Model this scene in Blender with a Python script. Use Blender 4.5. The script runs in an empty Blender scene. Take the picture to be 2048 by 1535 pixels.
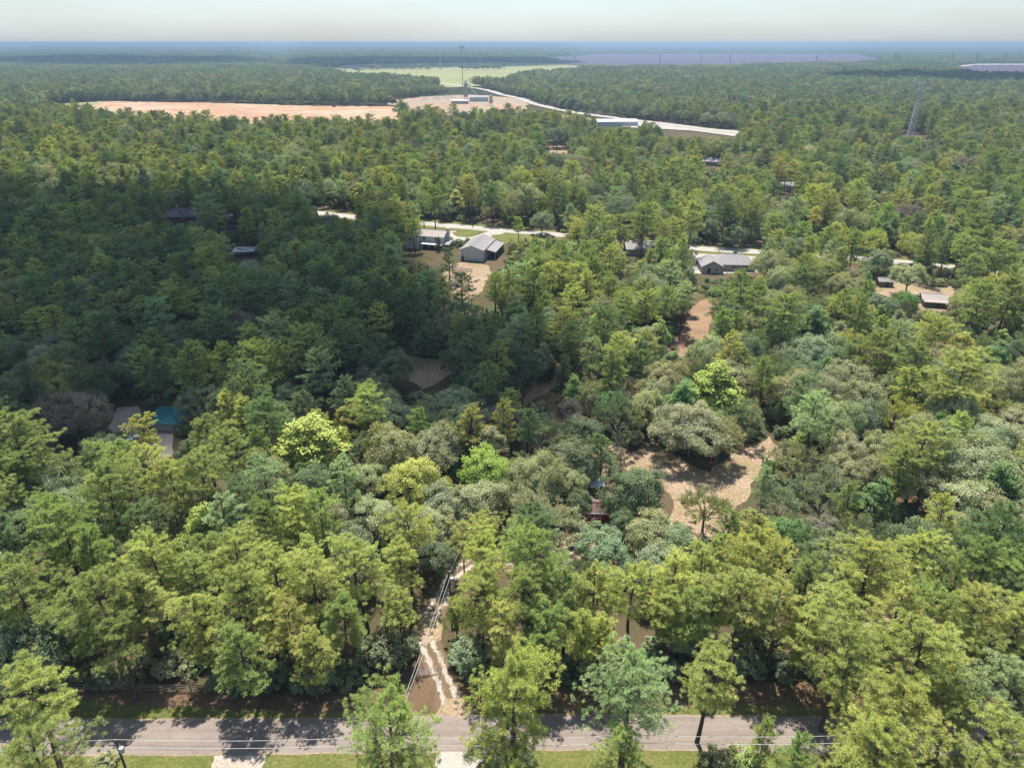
import bpy, bmesh, math, random
import numpy as np
from mathutils import Vector, Matrix, noise
from mathutils.geometry import tessellate_polygon

random.seed(7)
RNG = np.random.default_rng(7)
SC = bpy.context.scene
COL = SC.collection
R = math.radians

# ------------------------------------------------------------------ camera, sky, sun, exposure
CAM_H = 85.0
F = 1409.0                                   # focal length in pixels of the 2048 px wide photograph
PITCH = math.atan((767.5 - 86.0) / F)
cam_d = bpy.data.cameras.new('camera')
cam = bpy.data.objects.new('camera', cam_d)
COL.objects.link(cam)
cam.location = (0, 0, CAM_H)
cam.rotation_euler = (R(90) - PITCH, 0, 0)
cam_d.sensor_width = 36.0
cam_d.lens = 36.0 * F / 2048.0
cam_d.clip_start = 0.5
cam_d.clip_end = 120000.0
SC.camera = cam

SUN_EL, SUN_AZ = R(66), R(-7)                # azimuth measured from +Y towards +X
SUN_DIR = Vector((math.sin(SUN_AZ) * math.cos(SUN_EL), math.cos(SUN_AZ) * math.cos(SUN_EL), math.sin(SUN_EL)))
world = bpy.data.worlds.new('World')
SC.world = world
world.use_nodes = True
wn = world.node_tree
bg = wn.nodes['Background']
sky = wn.nodes.new('ShaderNodeTexSky')
sky.sky_type = 'NISHITA'
sky.sun_disc = False
sky.sun_elevation = SUN_EL
sky.sun_rotation = SUN_AZ
sky.altitude = 100
sky.air_density = 1.0
sky.dust_density = 1.2
sky.ozone_density = 1.5
# a thin milky veil of high cloud over the clear sky, the same all round
wtc = wn.nodes.new('ShaderNodeTexCoord')
wmp = wn.nodes.new('ShaderNodeMapping')
wmp.inputs['Scale'].default_value = (3.0, 3.0, 14.0)
wno = wn.nodes.new('ShaderNodeTexNoise')
wno.inputs['Scale'].default_value = 1.6
wno.inputs['Detail'].default_value = 6
wmr = wn.nodes.new('ShaderNodeMapRange')
wmr.inputs[1].default_value, wmr.inputs[2].default_value = 0.3, 0.7
wmr.inputs[3].default_value, wmr.inputs[4].default_value = 0.80, 1.14
wve = wn.nodes.new('ShaderNodeVectorMath'); wve.operation = 'SCALE'
wve.inputs[0].default_value = (1.75, 2.55, 3.45)
wad = wn.nodes.new('ShaderNodeVectorMath'); wad.operation = 'ADD'
wn.links.new(wtc.outputs['Generated'], wmp.inputs['Vector'])
wn.links.new(wmp.outputs[0], wno.inputs['Vector'])
wn.links.new(wno.outputs[0], wmr.inputs[0])
wn.links.new(wmr.outputs[0], wve.inputs['Scale'])
wn.links.new(sky.outputs[0], wad.inputs[0])
wn.links.new(wve.outputs[0], wad.inputs[1])
wn.links.new(wad.outputs[0], bg.inputs[0])
bg.inputs[1].default_value = 0.05
sun_d = bpy.data.lights.new('sun', 'SUN')
sun_d.energy = 5.0
sun_d.angle = R(0.6)
sun_d.color = (1.0, 0.94, 0.84)
sun = bpy.data.objects.new('sun', sun_d)
COL.objects.link(sun)
sun.location = SUN_DIR * 400
sun.rotation_euler = (-SUN_DIR).to_track_quat('-Z', 'Y').to_euler()
SC.view_settings.view_transform = 'Standard'
SC.view_settings.look = 'None'
SC.view_settings.exposure = 1.12
SC.view_settings.gamma = 1.0
SC.render.engine = 'CYCLES'
SC.cycles.max_bounces = 5
SC.cycles.diffuse_bounces = 3
SC.cycles.glossy_bounces = 1
SC.cycles.transmission_bounces = 3
SC.cycles.transparent_max_bounces = 24
SC.cycles.volume_bounces = 1
SC.cycles.use_denoising = True
SC.cycles.denoiser = 'OPENIMAGEDENOISE'
SC.cycles.denoising_input_passes = 'RGB_ALBEDO_NORMAL'
SC.cycles.denoising_prefilter = 'ACCURATE'
SC.cycles.sample_clamp_indirect = 4.0

# ------------------------------------------------------------------ helpers
SP, CP = math.sin(PITCH), math.cos(PITCH)

def at(px, py, z=0.0):
    """A pixel of the 2048 px photograph -> the point at height z that it shows."""
    u, v = (px - 1024.0) / F, (767.5 - py) / F
    dx, dy, dz = u, CP + v * SP, -SP + v * CP
    t = (z - CAM_H) / dz
    return Vector((dx * t, dy * t, z))

def project(x, y, z):
    zz = z - CAM_H
    f = y * CP - zz * SP
    up = y * SP + zz * CP
    return 1024 + F * x / f, 767.5 - F * up / f, f

def tag(o, label=None, cat=None, group=None, kind=None):
    if label: o['label'] = label
    if cat: o['category'] = cat
    if group: o['group'] = group
    if kind: o['kind'] = kind
    return o

def empty(name, loc=(0, 0, 0), rz=0.0, label=None, cat=None, group=None):
    o = bpy.data.objects.new(name, None)
    o.empty_display_size = 0.5
    o.location = loc
    o.rotation_euler = (0, 0, rz)
    COL.objects.link(o)
    return tag(o, label, cat, group)

def np_mesh(name, V, faces_tri=None, faces_quad=None, mats=(), leaf=None, midx=None, smooth=False):
    """fast mesh from numpy arrays"""
    V = np.asarray(V, dtype=np.float32).reshape(-1, 3)
    ft = np.zeros((0, 3), int) if faces_tri is None else np.asarray(faces_tri, int).reshape(-1, 3)
    fq = np.zeros((0, 4), int) if faces_quad is None else np.asarray(faces_quad, int).reshape(-1, 4)
    me = bpy.data.meshes.new(name)
    me.vertices.add(len(V))
    me.vertices.foreach_set('co', V.ravel())
    nl = ft.size + fq.size
    me.loops.add(nl)
    me.loops.foreach_set('vertex_index', np.concatenate([ft.ravel(), fq.ravel()]).astype(np.int32))
    npoly = len(ft) + len(fq)
    me.polygons.add(npoly)
    starts = np.concatenate([np.arange(len(ft)) * 3, ft.size + np.arange(len(fq)) * 4]).astype(np.int32)
    me.polygons.foreach_set('loop_start', starts)
    for m in mats:
        me.materials.append(m)
    if midx is not None:
        me.polygons.foreach_set('material_index', np.asarray(midx, np.int32))
    if leaf is not None:
        a = me.attributes.new('leaf', 'FLOAT', 'FACE')
        a.data.foreach_set('value', np.asarray(leaf, np.float32))
    me.update(calc_edges=True)
    me.polygons.foreach_set('use_smooth', np.full(npoly, smooth))
    return me

class MB:
    """collects boxes, prisms and tubes into one mesh"""
    def __init__(s):
        s.v, s.f = [], []
    def add(s, vs, fs):
        n = len(s.v)
        s.v += [tuple(v) for v in vs]
        s.f += [[i + n for i in f] for f in fs]
        return s
    def box(s, c, d, rz=0.0):
        cx, cy, cz = c
        hx, hy, hz = d[0] / 2, d[1] / 2, d[2] / 2
        ca, sa = math.cos(rz), math.sin(rz)
        vs = []
        for z in (-hz, hz):
            for x, y in ((-hx, -hy), (hx, -hy), (hx, hy), (-hx, hy)):
                vs.append((cx + x * ca - y * sa, cy + x * sa + y * ca, cz + z))
        return s.add(vs, [(3, 2, 1, 0), (4, 5, 6, 7), (0, 1, 5, 4), (1, 2, 6, 5), (2, 3, 7, 6), (3, 0, 4, 7)])
    def slab(s, quad, th):
        """a quad (4 points, counter-clockwise from above) with thickness th downwards along its normal"""
        q = [Vector(p) for p in quad]
        n = (q[1] - q[0]).cross(q[3] - q[0]).normalized()
        lo = [p - n * th for p in q]
        return s.add(lo + q, [(3, 2, 1, 0), (4, 5, 6, 7), (0, 1, 5, 4), (1, 2, 6, 5), (2, 3, 7, 6), (3, 0, 4, 7)])
    def bar(s, a, b, r, n=5, r2=None):
        a, b = Vector(a), Vector(b)
        d = b - a
        if d.length < 1e-5: return s
        d.normalize()
        p = d.orthogonal().normalized()
        q = d.cross(p)
        r2 = r if r2 is None else r2
        vs = []
        for c, rr in ((a, r), (b, r2)):
            for i in range(n):
                t = 2 * math.pi * i / n
                vs.append(c + p * math.cos(t) * rr + q * math.sin(t) * rr)
        fs = [(i, (i + 1) % n, n + (i + 1) % n, n + i) for i in range(n)]
        fs += [tuple(range(n - 1, -1, -1)), tuple(range(n, 2 * n))]
        return s.add(vs, fs)
    def tube(s, pts, r, n=5):
        for i in range(len(pts) - 1):
            s.bar(pts[i], pts[i + 1], r, n)
        return s
    def lathe(s, prof, n=12, c=(0, 0, 0)):
        vs, fs = [], []
        for (r, z) in prof:
            for i in range(n):
                t = 2 * math.pi * i / n
                vs.append((c[0] + r * math.cos(t), c[1] + r * math.sin(t), c[2] + z))
        m = len(prof)
        for j in range(m - 1):
            for i in range(n):
                fs.append((j * n + i, j * n + (i + 1) % n, (j + 1) * n + (i + 1) % n, (j + 1) * n + i))
        fs.append(tuple(range(n - 1, -1, -1)))
        fs.append(tuple((m - 1) * n + i for i in range(n)))
        return s.add(vs, fs)
    def build(s, name, mat, parent=None, loc=None, smooth=False):
        me = bpy.data.meshes.new(name)
        me.from_pydata(s.v, [], s.f)
        me.materials.append(mat)
        if smooth:
            me.polygons.foreach_set('use_smooth', [True] * len(me.polygons))
        me.update()
        o = bpy.data.objects.new(name, me)
        COL.objects.link(o)
        if parent is not None: o.parent = parent
        if loc is not None: o.location = loc
        return o

# ------------------------------------------------------------------ materials
def mat_nodes(name):
    m = bpy.data.materials.new(name)
    m.use_nodes = True
    nt = m.node_tree
    return m, nt, nt.nodes['Principled BSDF']

def N(nt, t, **kw):
    n = nt.nodes.new(t)
    for k, v in kw.items():
        setattr(n, k, v)
    return n

PK = 0.70
def plain(name, col, rough=0.7, var=0.12, scale=1.2, metal=0.0, spec=0.3):
    """a colour with uneven wear"""
    m, nt, p = mat_nodes(name)
    tc = N(nt, 'ShaderNodeTexCoord')
    no = N(nt, 'ShaderNodeTexNoise')
    no.inputs['Scale'].default_value = scale
    no.inputs['Detail'].default_value = 6
    no.inputs['Roughness'].default_value = 0.65
    mr = N(nt, 'ShaderNodeMapRange')
    mr.inputs[1].default_value, mr.inputs[2].default_value = 0.25, 0.75
    mr.inputs[3].default_value, mr.inputs[4].default_value = 1 - var, 1 + var
    vm = N(nt, 'ShaderNodeVectorMath', operation='SCALE')
    vm.inputs[0].default_value = [PK * q for q in col]
    nt.links.new(tc.outputs['Object'], no.inputs['Vector'])
    nt.links.new(no.outputs[0], mr.inputs[0])
    nt.links.new(mr.outputs[0], vm.inputs['Scale'])
    nt.links.new(vm.outputs[0], p.inputs['Base Color'])
    p.inputs['Roughness'].default_value = rough
    p.inputs['Metallic'].default_value = metal
    p.inputs['Specular IOR Level'].default_value = spec
    return m

def foliage_mat(name, trans=0.35, rough=0.6, spec=0.08, default=(0.08, 0.1, 0.03)):
    """leaf colour = the tree's own tint, varied leaf by leaf"""
    m, nt, p = mat_nodes(name)
    at_ = N(nt, 'ShaderNodeAttribute', attribute_type='INSTANCER', attribute_name='tint')
    lf = N(nt, 'ShaderNodeAttribute', attribute_type='GEOMETRY', attribute_name='leaf')
    mr = N(nt, 'ShaderNodeMapRange')
    mr.inputs[3].default_value, mr.inputs[4].default_value = 0.66, 1.36
    hs = N(nt, 'ShaderNodeHueSaturation')
    hr = N(nt, 'ShaderNodeMapRange')
    hr.inputs[3].default_value, hr.inputs[4].default_value = 0.512, 0.488
    hs.inputs['Saturation'].default_value = 0.90
    nt.links.new(lf.outputs['Fac'], mr.inputs[0])
    nt.links.new(lf.outputs['Fac'], hr.inputs[0])
    nt.links.new(hr.outputs[0], hs.inputs['Hue'])
    nt.links.new(mr.outputs[0], hs.inputs['Value'])
    nt.links.new(at_.outputs['Color'], hs.inputs['Color'])
    nt.links.new(hs.outputs[0], p.inputs['Base Color'])
    p.inputs['Roughness'].default_value = rough
    p.inputs['Specular IOR Level'].default_value = spec
    tr = N(nt, 'ShaderNodeBsdfTranslucent')
    tg = N(nt, 'ShaderNodeMix', data_type='RGBA', blend_type='MULTIPLY')
    tg.inputs[0].default_value = 1.0
    tg.inputs['B'].default_value = (1.1 * trans, 1.1 * trans, 0.5 * trans, 1)
    nt.links.new(hs.outputs[0], tg.inputs['A'])
    nt.links.new(tg.outputs['Result'], tr.inputs['Color'])
    mx = N(nt, 'ShaderNodeAddShader')
    nt.links.new(p.outputs[0], mx.inputs[0])
    nt.links.new(tr.outputs[0], mx.inputs[1])
    nt.links.new(mx.outputs[0], nt.nodes['Material Output'].inputs['Surface'])
    return m

GK = 0.50
def ground_mat(name, stops, scale=0.05, fine=1.5, mix=0.5, rough=0.95, bump=0.0, fine_amp=0.35):
    """stops: list of (position, colour) over layered noise in world space"""
    m, nt, p = mat_nodes(name)
    geo = N(nt, 'ShaderNodeNewGeometry')
    a = N(nt, 'ShaderNodeTexNoise')
    a.inputs['Scale'].default_value = scale
    a.inputs['Detail'].default_value = 8
    a.inputs['Roughness'].default_value = 0.62
    b = N(nt, 'ShaderNodeTexNoise')
    b.inputs['Scale'].default_value = fine
    b.inputs['Detail'].default_value = 6
    b.inputs['Roughness'].default_value = 0.7
    nt.links.new(geo.outputs['Position'], a.inputs['Vector'])
    nt.links.new(geo.outputs['Position'], b.inputs['Vector'])
    mx = N(nt, 'ShaderNodeMix', data_type='FLOAT')
    mx.inputs[0].default_value = mix
    nt.links.new(a.outputs[0], mx.inputs['A'])
    nt.links.new(b.outputs[0], mx.inputs['B'])
    cr = N(nt, 'ShaderNodeValToRGB')
    e = cr.color_ramp.elements
    while len(e) < len(stops): e.new(0.5)
    for el, (pos, c) in zip(e, stops):
        el.position = pos
        el.color = (*[GK * q for q in c], 1)
    nt.links.new(mx.outputs['Result'], cr.inputs[0])
    mr = N(nt, 'ShaderNodeMapRange')
    mr.inputs[1].default_value, mr.inputs[2].default_value = 0.25, 0.75
    mr.inputs[3].default_value, mr.inputs[4].default_value = 1 - fine_amp, 1 + fine_amp
    nt.links.new(b.outputs[0], mr.inputs[0])
    vm = N(nt, 'ShaderNodeVectorMath', operation='SCALE')
    nt.links.new(cr.outputs[0], vm.inputs[0])
    nt.links.new(mr.outputs[0], vm.inputs['Scale'])
    nt.links.new(vm.outputs[0], p.inputs['Base Color'])
    p.inputs['Roughness'].default_value = rough
    p.inputs['Specular IOR Level'].default_value = 0.1
    return m

M = {}
M['needles'] = foliage_mat('needles', 0.58)
M['leaves'] = foliage_mat('leaves', 0.45)
M['bark'] = plain('bark', (0.11, 0.085, 0.068), 0.9, 0.35, 3.0, spec=0.1)
M['grey_bark'] = plain('grey_bark', (0.22, 0.20, 0.18), 0.9, 0.3, 3.0, spec=0.1)
M['dead_wood'] = plain('dead_wood', (0.36, 0.33, 0.30), 0.9, 0.25, 4.0, spec=0.1)
M['forest_floor'] = ground_mat('forest_floor', [(0.3, (0.10, 0.075, 0.05)), (0.45, (0.20, 0.14, 0.095)), (0.55, (0.10, 0.10, 0.045)), (0.68, (0.32, 0.23, 0.16))], 0.03, 1.3, 0.45)
M['far_floor'] = ground_mat('far_floor', [(0.3, (0.03, 0.045, 0.018)), (0.55, (0.05, 0.065, 0.025)), (0.7, (0.075, 0.085, 0.035))], 0.004, 0.03, 0.5)
M['litter'] = ground_mat('litter', [(0.32, (0.13, 0.085, 0.055)), (0.48, (0.24, 0.155, 0.10)), (0.62, (0.15, 0.13, 0.05)), (0.75, (0.33, 0.24, 0.15))], 0.12, 2.4, 0.5)
M['grass'] = ground_mat('grass', [(0.3, (0.12, 0.145, 0.035)), (0.5, (0.19, 0.21, 0.06)), (0.62, (0.28, 0.24, 0.10)), (0.75, (0.40, 0.31, 0.19))], 0.18, 2.2, 0.5)
M['far_grass'] = ground_mat('far_grass', [(0.3, (0.27, 0.32, 0.11)), (0.5, (0.38, 0.40, 0.17)), (0.62, (0.46, 0.42, 0.22)), (0.75, (0.50, 0.44, 0.27))], 0.006, 0.06, 0.4)
M['sand'] = ground_mat('sand', [(0.3, (0.25, 0.21, 0.07)), (0.42, (0.37, 0.29, 0.16)), (0.55, (0.50, 0.37, 0.26)), (0.75, (0.60, 0.47, 0.36))], 0.10, 1.6, 0.5)
M['dirt'] = ground_mat('dirt', [(0.3, (0.22, 0.13, 0.08)), (0.5, (0.40, 0.26, 0.17)), (0.7, (0.50, 0.36, 0.25))], 0.12, 1.6, 0.5)
M['red_soil'] = ground_mat('red_soil', [(0.30, (0.42, 0.40, 0.19)), (0.39, (0.60, 0.48, 0.33)), (0.47, (0.64, 0.47, 0.33)), (0.535, (0.56, 0.30, 0.17)), (0.59, (0.66, 0.50, 0.37)), (0.72, (0.70, 0.58, 0.46))], 0.007, 0.035, 0.4)
M['pale_gravel'] = ground_mat('pale_gravel', [(0.3, (0.42, 0.36, 0.29)), (0.5, (0.58, 0.50, 0.42)), (0.7, (0.68, 0.62, 0.55))], 0.25, 3.0, 0.5)
M['concrete'] = ground_mat('concrete', [(0.3, (0.50, 0.46, 0.41)), (0.6, (0.62, 0.58, 0.53)), (0.8, (0.68, 0.64, 0.6))], 0.08, 2.0, 0.4, fine_amp=0.12)
M['asphalt'] = ground_mat('asphalt', [(0.3, (0.30, 0.245, 0.22)), (0.5, (0.36, 0.30, 0.265)), (0.7, (0.40, 0.335, 0.30))], 0.09, 6.0, 0.35, fine_amp=0.14)
M['plant_ground'] = ground_mat('plant_ground', [(0.3, (0.30, 0.25, 0.20)), (0.46, (0.46, 0.38, 0.31)), (0.58, (0.52, 0.34, 0.22)), (0.72, (0.58, 0.52, 0.46))], 0.012, 0.09, 0.45)
M['solar'] = ground_mat('solar', [(0.35, (0.10, 0.08, 0.14)), (0.55, (0.15, 0.12, 0.18)), (0.7, (0.22, 0.19, 0.2))], 0.002, 0.012, 0.5, fine_amp=0.2)
M['white_wall'] = plain('white_wall', (0.74, 0.74, 0.74), 0.6, 0.05)
M['white_metal'] = plain('white_metal', (0.62, 0.64, 0.66), 0.5, 0.10, 0.6)
M['grey_roof'] = plain('grey_roof', (0.28, 0.26, 0.27), 0.75, 0.15)
M['taupe_roof'] = plain('taupe_roof', (0.40, 0.35, 0.33), 0.8, 0.12)
M['pale_roof'] = plain('pale_roof', (0.27, 0.255, 0.25), 0.6, 0.12, 0.5)
M['teal_roof'] = plain('teal_roof', (0.012, 0.18, 0.20), 0.45, 0.12)
M['beige_wall'] = plain('beige_wall', (0.52, 0.46, 0.41), 0.7, 0.06)
M['red_board'] = plain('red_board', (0.26, 0.022, 0.022), 0.7, 0.25)
M['purple_roof'] = plain('purple_roof', (0.17, 0.145, 0.18), 0.8, 0.2)
M['brick'] = plain('brick', (0.22, 0.11, 0.09), 0.85, 0.2)
M['tan_wall'] = plain('tan_wall', (0.45, 0.36, 0.28), 0.8, 0.12)
M['wood'] = plain('wood', (0.24, 0.19, 0.15), 0.9, 0.3)
M['pole_wood'] = plain('pole_wood', (0.12, 0.09, 0.075), 0.9, 0.3)
M['galv'] = plain('galv', (0.42, 0.43, 0.44), 0.5, 0.1, metal=0.3)
M['light_grey'] = plain('light_grey', (0.60, 0.62, 0.63), 0.5, 0.06)
M['glass'] = plain('glass', (0.03, 0.035, 0.045), 0.12, 0.1, spec=0.6)
M['dark'] = plain('dark', (0.025, 0.025, 0.03), 0.7, 0.2)
M['wire'] = plain('wire', (0.50, 0.48, 0.46), 0.5, 0.05)
M['wire_dark'] = plain('wire_dark', (0.05, 0.045, 0.045), 0.6, 0.05)
M['blue_paint'] = plain('blue_paint', (0.03, 0.05, 0.19), 0.3, 0.06, spec=0.5)
M['white_paint'] = plain('white_paint', (0.78, 0.78, 0.78), 0.35, 0.04, spec=0.5)
M['rust'] = plain('rust', (0.16, 0.10, 0.09), 0.85, 0.4, 5)
M['cloud'] = plain('cloud', (0.85, 0.86, 0.88), 1.0, 0.02, 0.01, spec=0.0)
_nt = M['cloud'].node_tree                    # thin cloud: part of the sunlight comes through
_tb = _nt.nodes.new('ShaderNodeBsdfTransparent')
_mx = _nt.nodes.new('ShaderNodeMixShader')
_mx.inputs[0].default_value = 0.74
_nt.links.new(_nt.nodes['Principled BSDF'].outputs[0], _mx.inputs[1])
_nt.links.new(_tb.outputs[0], _mx.inputs[2])
_nt.links.new(_mx.outputs[0], _nt.nodes['Material Output'].inputs['Surface'])

# ------------------------------------------------------------------ ground, roads, clearings
def poly_obj(name, pts, z, mat, rough=0.0, seg=2.5, kind='structure', seed=0):
    """flat sheet with an uneven outline"""
    P = []
    n = len(pts)
    for i in range(n):
        a, b = Vector(pts[i][:2]), Vector(pts[(i + 1) % n][:2])
        k = max(1, int((b - a).length / seg))
        for j in range(k):
            P.append(a.lerp(b, j / k))
    if rough > 0:
        Q = []
        m = len(P)
        for i in range(m):
            t = (P[(i + 1) % m] - P[i - 1])
            nn = Vector((t.y, -t.x)).normalized() if t.length > 0 else Vector((0, 0))
            w = noise.noise(Vector((P[i].x / (rough * 4), P[i].y / (rough * 4), seed + 3.3))) + 0.6 * noise.noise(Vector((P[i].x / rough, P[i].y / rough, seed + 9.1)))
            Q.append(P[i] + nn * w * rough)
        P = Q
    tris = tessellate_polygon([[Vector((p.x, p.y, 0)) for p in P]])
    me = bpy.data.meshes.new(name)
    V = [(p.x, p.y, z) for p in P]
    fs = []
    for t in tris:
        a, b, c = (P[i] for i in t)
        fs.append(t if (b - a).cross(c - a) > 0 else (t[0], t[2], t[1]))
    me.from_pydata(V, [], fs)
    me.materials.append(mat)
    o = bpy.data.objects.new(name, me)
    COL.objects.link(o)
    if kind: o['kind'] = kind
    CLEAR.append([tuple(p) for p in P])
    return o

CLEAR = []      # outlines where no tree may stand

def pxpoly(pp, z=0.0):
    return [Vector((*at(q[0], q[1], q[2] if len(q) > 2 else z)[:2], z)) for q in pp]

def strip(name, pts, widths, z, mat, kind='structure', clear=True):
    """a road along a centre line of world points; carries 'across' (-1..1)"""
    C = [Vector(p[:2]) for p in pts]
    # smooth by Catmull-Rom
    def cr(p0, p1, p2, p3, t):
        return 0.5 * ((2 * p1) + (p2 - p0) * t + (2 * p0 - 5 * p1 + 4 * p2 - p3) * t * t + (3 * p1 - p0 - 3 * p2 + p3) * t ** 3)
    S, W = [], []
    for i in range(len(C) - 1):
        p0, p1, p2, p3 = C[max(i - 1, 0)], C[i], C[i + 1], C[min(i + 2, len(C) - 1)]
        k = 10
        for j in range(k):
            t = j / k
            S.append(cr(p0, p1, p2, p3, t)); W.append(widths[i] * (1 - t) + widths[i + 1] * t)
    S.append(C[-1]); W.append(widths[-1])
    V, A, Fq = [], [], []
    cols = 8
    L, Rr = [], []
    for i, p in enumerate(S):
        t = S[min(i + 1, len(S) - 1)] - S[max(i - 1, 0)]
        nn = Vector((-t.y, t.x)).normalized()
        wob = 0.04 * W[i] * noise.noise(Vector((p.x * .3, p.y * .3, 1.7)))
        for j in range(cols + 1):
            a = -1 + 2 * j / cols
            q = p + nn * (a * (W[i] / 2 + wob))
            V.append((q.x, q.y, z)); A.append(a)
        L.append(p + nn * W[i] / 2); Rr.append(p - nn * W[i] / 2)
    for i in range(len(S) - 1):
        for j in range(cols):
            a = i * (cols + 1) + j
            Fq.append((a, a + 1, a + cols + 2, a + cols + 1))
    me = bpy.data.meshes.new(name)
    me.from_pydata(V, [], Fq)
    at_ = me.attributes.new('across', 'FLOAT', 'POINT')
    at_.data.foreach_set('value', A)
    me.materials.append(mat)
    me.update()
    if me.polygons[0].normal.z < 0:
        me.flip_normals()
    o = bpy.data.objects.new(name, me)
    COL.objects.link(o)
    o['kind'] = kind
    if clear: CLEAR.append([tuple(p) for p in L] + [tuple(p) for p in reversed(Rr)])
    return o

# the ground: one sheet to the horizon, near part finer
gv, gf = [], []
ys = [-400, -100, 0, 200, 500, 900, 1500, 2500, 4500, 8000, 14000, 22000, 32000, 45000]
xs = [-45000, -25000, -12000, -6000, -3000, -1200, -400, 0, 400, 1200, 3000, 6000, 12000, 25000, 45000]
for y in ys:
    for x in xs:
        h = 0.0
        if y > 8000:
            h = (y - 8000) / 24000.0 * 55 + 30 * noise.noise(Vector((x / 7000, y / 9000, 2)))
        gv.append((x, y, h))
nx = len(xs)
for j in range(len(ys) - 1):
    for i in range(nx - 1):
        gf.append((j * nx + i, j * nx + i + 1, (j + 1) * nx + i + 1, (j + 1) * nx + i))
me = bpy.data.meshes.new('ground')
me.from_pydata(gv, [], gf)
# material: forest floor near, wooded green far away
m, nt, p = mat_nodes('ground_cover')
g1, g2 = M['forest_floor'], M['far_floor']
def graft(src, nt):
    """copies a ground material's nodes into nt; returns its colour socket"""
    mp = {}
    for n in src.node_tree.nodes:
        if n.type in ('BSDF_PRINCIPLED', 'OUTPUT_MATERIAL'): continue
        c = nt.nodes.new(n.bl_idname)
        for at_ in ('operation', 'data_type', 'blend_type'):
            if hasattr(n, at_): setattr(c, at_, getattr(n, at_))
        for a, b in zip(n.inputs, c.inputs):
            if hasattr(a, 'default_value'): b.default_value = a.default_value
        if n.type == 'VALTORGB':
            while len(c.color_ramp.elements) < len(n.color_ramp.elements): c.color_ramp.elements.new(0.5)
            for s, d in zip(n.color_ramp.elements, c.color_ramp.elements):
                d.position = s.position; d.color = s.color
        mp[n] = c
    out = None
    for l in src.node_tree.links:
        if l.to_node.type == 'BSDF_PRINCIPLED':
            if l.to_socket.name == 'Base Color': out = mp[l.from_node].outputs[0]
            continue
        if l.from_node in mp and l.to_node in mp:
            fi = list(l.from_node.outputs).index(l.from_socket)
            ti = list(l.to_node.inputs).index(l.to_socket)
            nt.links.new(mp[l.from_node].outputs[fi], mp[l.to_node].inputs[ti])
    return out
c1, c2 = graft(g1, nt), graft(g2, nt)
geo = N(nt, 'ShaderNodeNewGeometry')
sx = N(nt, 'ShaderNodeSeparateXYZ')
nt.links.new(geo.outputs['Position'], sx.inputs[0])
mr = N(nt, 'ShaderNodeMapRange')
mr.inputs[1].default_value, mr.inputs[2].default_value = 700, 1500
nt.links.new(sx.outputs['Y'], mr.inputs[0])
mx = N(nt, 'ShaderNodeMix', data_type='RGBA')
nt.links.new(mr.outputs[0], mx.inputs[0])
nt.links.new(c1, mx.inputs['A']); nt.links.new(c2, mx.inputs['B'])
nt.links.new(mx.outputs['Result'], p.inputs['Base Color'])
p.inputs['Roughness'].default_value = 1.0
p.inputs['Specular IOR Level'].default_value = 0.05
me.materials.append(m)
ground = bpy.data.objects.new('ground', me)
COL.objects.link(ground)
ground['kind'] = 'structure'

# near side and far side verges of the near road, then the road itself
road_c = []
for px in (-900, -300, 165, 450, 680, 900, 1140, 1300, 1480, 1640, 1960, 2400, 3000):
    off = 0.0 if 0 < px < 2048 else 0.0
    a, b = at(px, 1436 + off - 8 * math.exp(-((px - 1200) / 500.0) ** 2)), at(px, 1511 - 12 * math.exp(-((px - 1200) / 500.0) ** 2))
    road_c.append((a + b) / 2)
rw = (at(680, 1434).y - at(680, 1508).y)
poly_obj('far_verge', pxpoly([(-700, 1372), (130, 1378), (420, 1386), (640, 1378), (830, 1378), (850, 1340), (930, 1340), (960, 1378), (1160, 1372), (1500, 1362), (1640, 1358), (1900, 1385), (2700, 1385), (2700, 1450), (-700, 1452)]), 0.004, M['litter'], 0.8)
poly_obj('far_verge_grass', pxpoly([(-700, 1395), (130, 1395), (200, 1400), (330, 1412), (520, 1424), (700, 1424), (880, 1426), (1500, 1415), (2700, 1420), (2700, 1455), (-700, 1457)]), 0.010, M['grass'], 1.2)
poly_obj('near_verge', pxpoly([(-900, 1500), (2900, 1500), (3300, 1800), (-1300, 1800)]), 0.006, M['grass'], 0.3)
m, nt, p = mat_nodes('road_surface')
cA, cE = graft(M['asphalt'], nt), graft(M['sand'], nt)
ac = N(nt, 'ShaderNodeAttribute', attribute_name='across')
geo = N(nt, 'ShaderNodeNewGeometry')
mp = N(nt, 'ShaderNodeMapping'); mp.inputs['Scale'].default_value = (0.06, 1.1, 1)
nt.links.new(geo.outputs['Position'], mp.inputs['Vector'])
ns = N(nt, 'ShaderNodeTexNoise'); ns.inputs['Scale'].default_value = 1.0; ns.inputs['Detail'].default_value = 7; ns.inputs['Roughness'].default_value = .7
nt.links.new(mp.outputs[0], ns.inputs['Vector'])
st = N(nt, 'ShaderNodeMapRange'); st.inputs[1].default_value, st.inputs[2].default_value, st.inputs[3].default_value, st.inputs[4].default_value = .3, .7, .80, 1.2
nt.links.new(ns.outputs[0], st.inputs[0])
vk = N(nt, 'ShaderNodeTexVoronoi', feature='DISTANCE_TO_EDGE'); vk.inputs['Scale'].default_value = .16
wp = N(nt, 'ShaderNodeTexNoise'); wp.inputs['Scale'].default_value = .6; wp.inputs['Detail'].default_value = 5
nt.links.new(geo.outputs['Position'], wp.inputs['Vector'])
av = N(nt, 'ShaderNodeVectorMath', operation='ADD')
sc_ = N(nt, 'ShaderNodeVectorMath', operation='SCALE'); sc_.inputs['Scale'].default_value = 5
nt.links.new(wp.outputs['Color'], sc_.inputs[0]); nt.links.new(geo.outputs['Position'], av.inputs[0]); nt.links.new(sc_.outputs[0], av.inputs[1])
nt.links.new(av.outputs[0], vk.inputs['Vector'])
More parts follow.
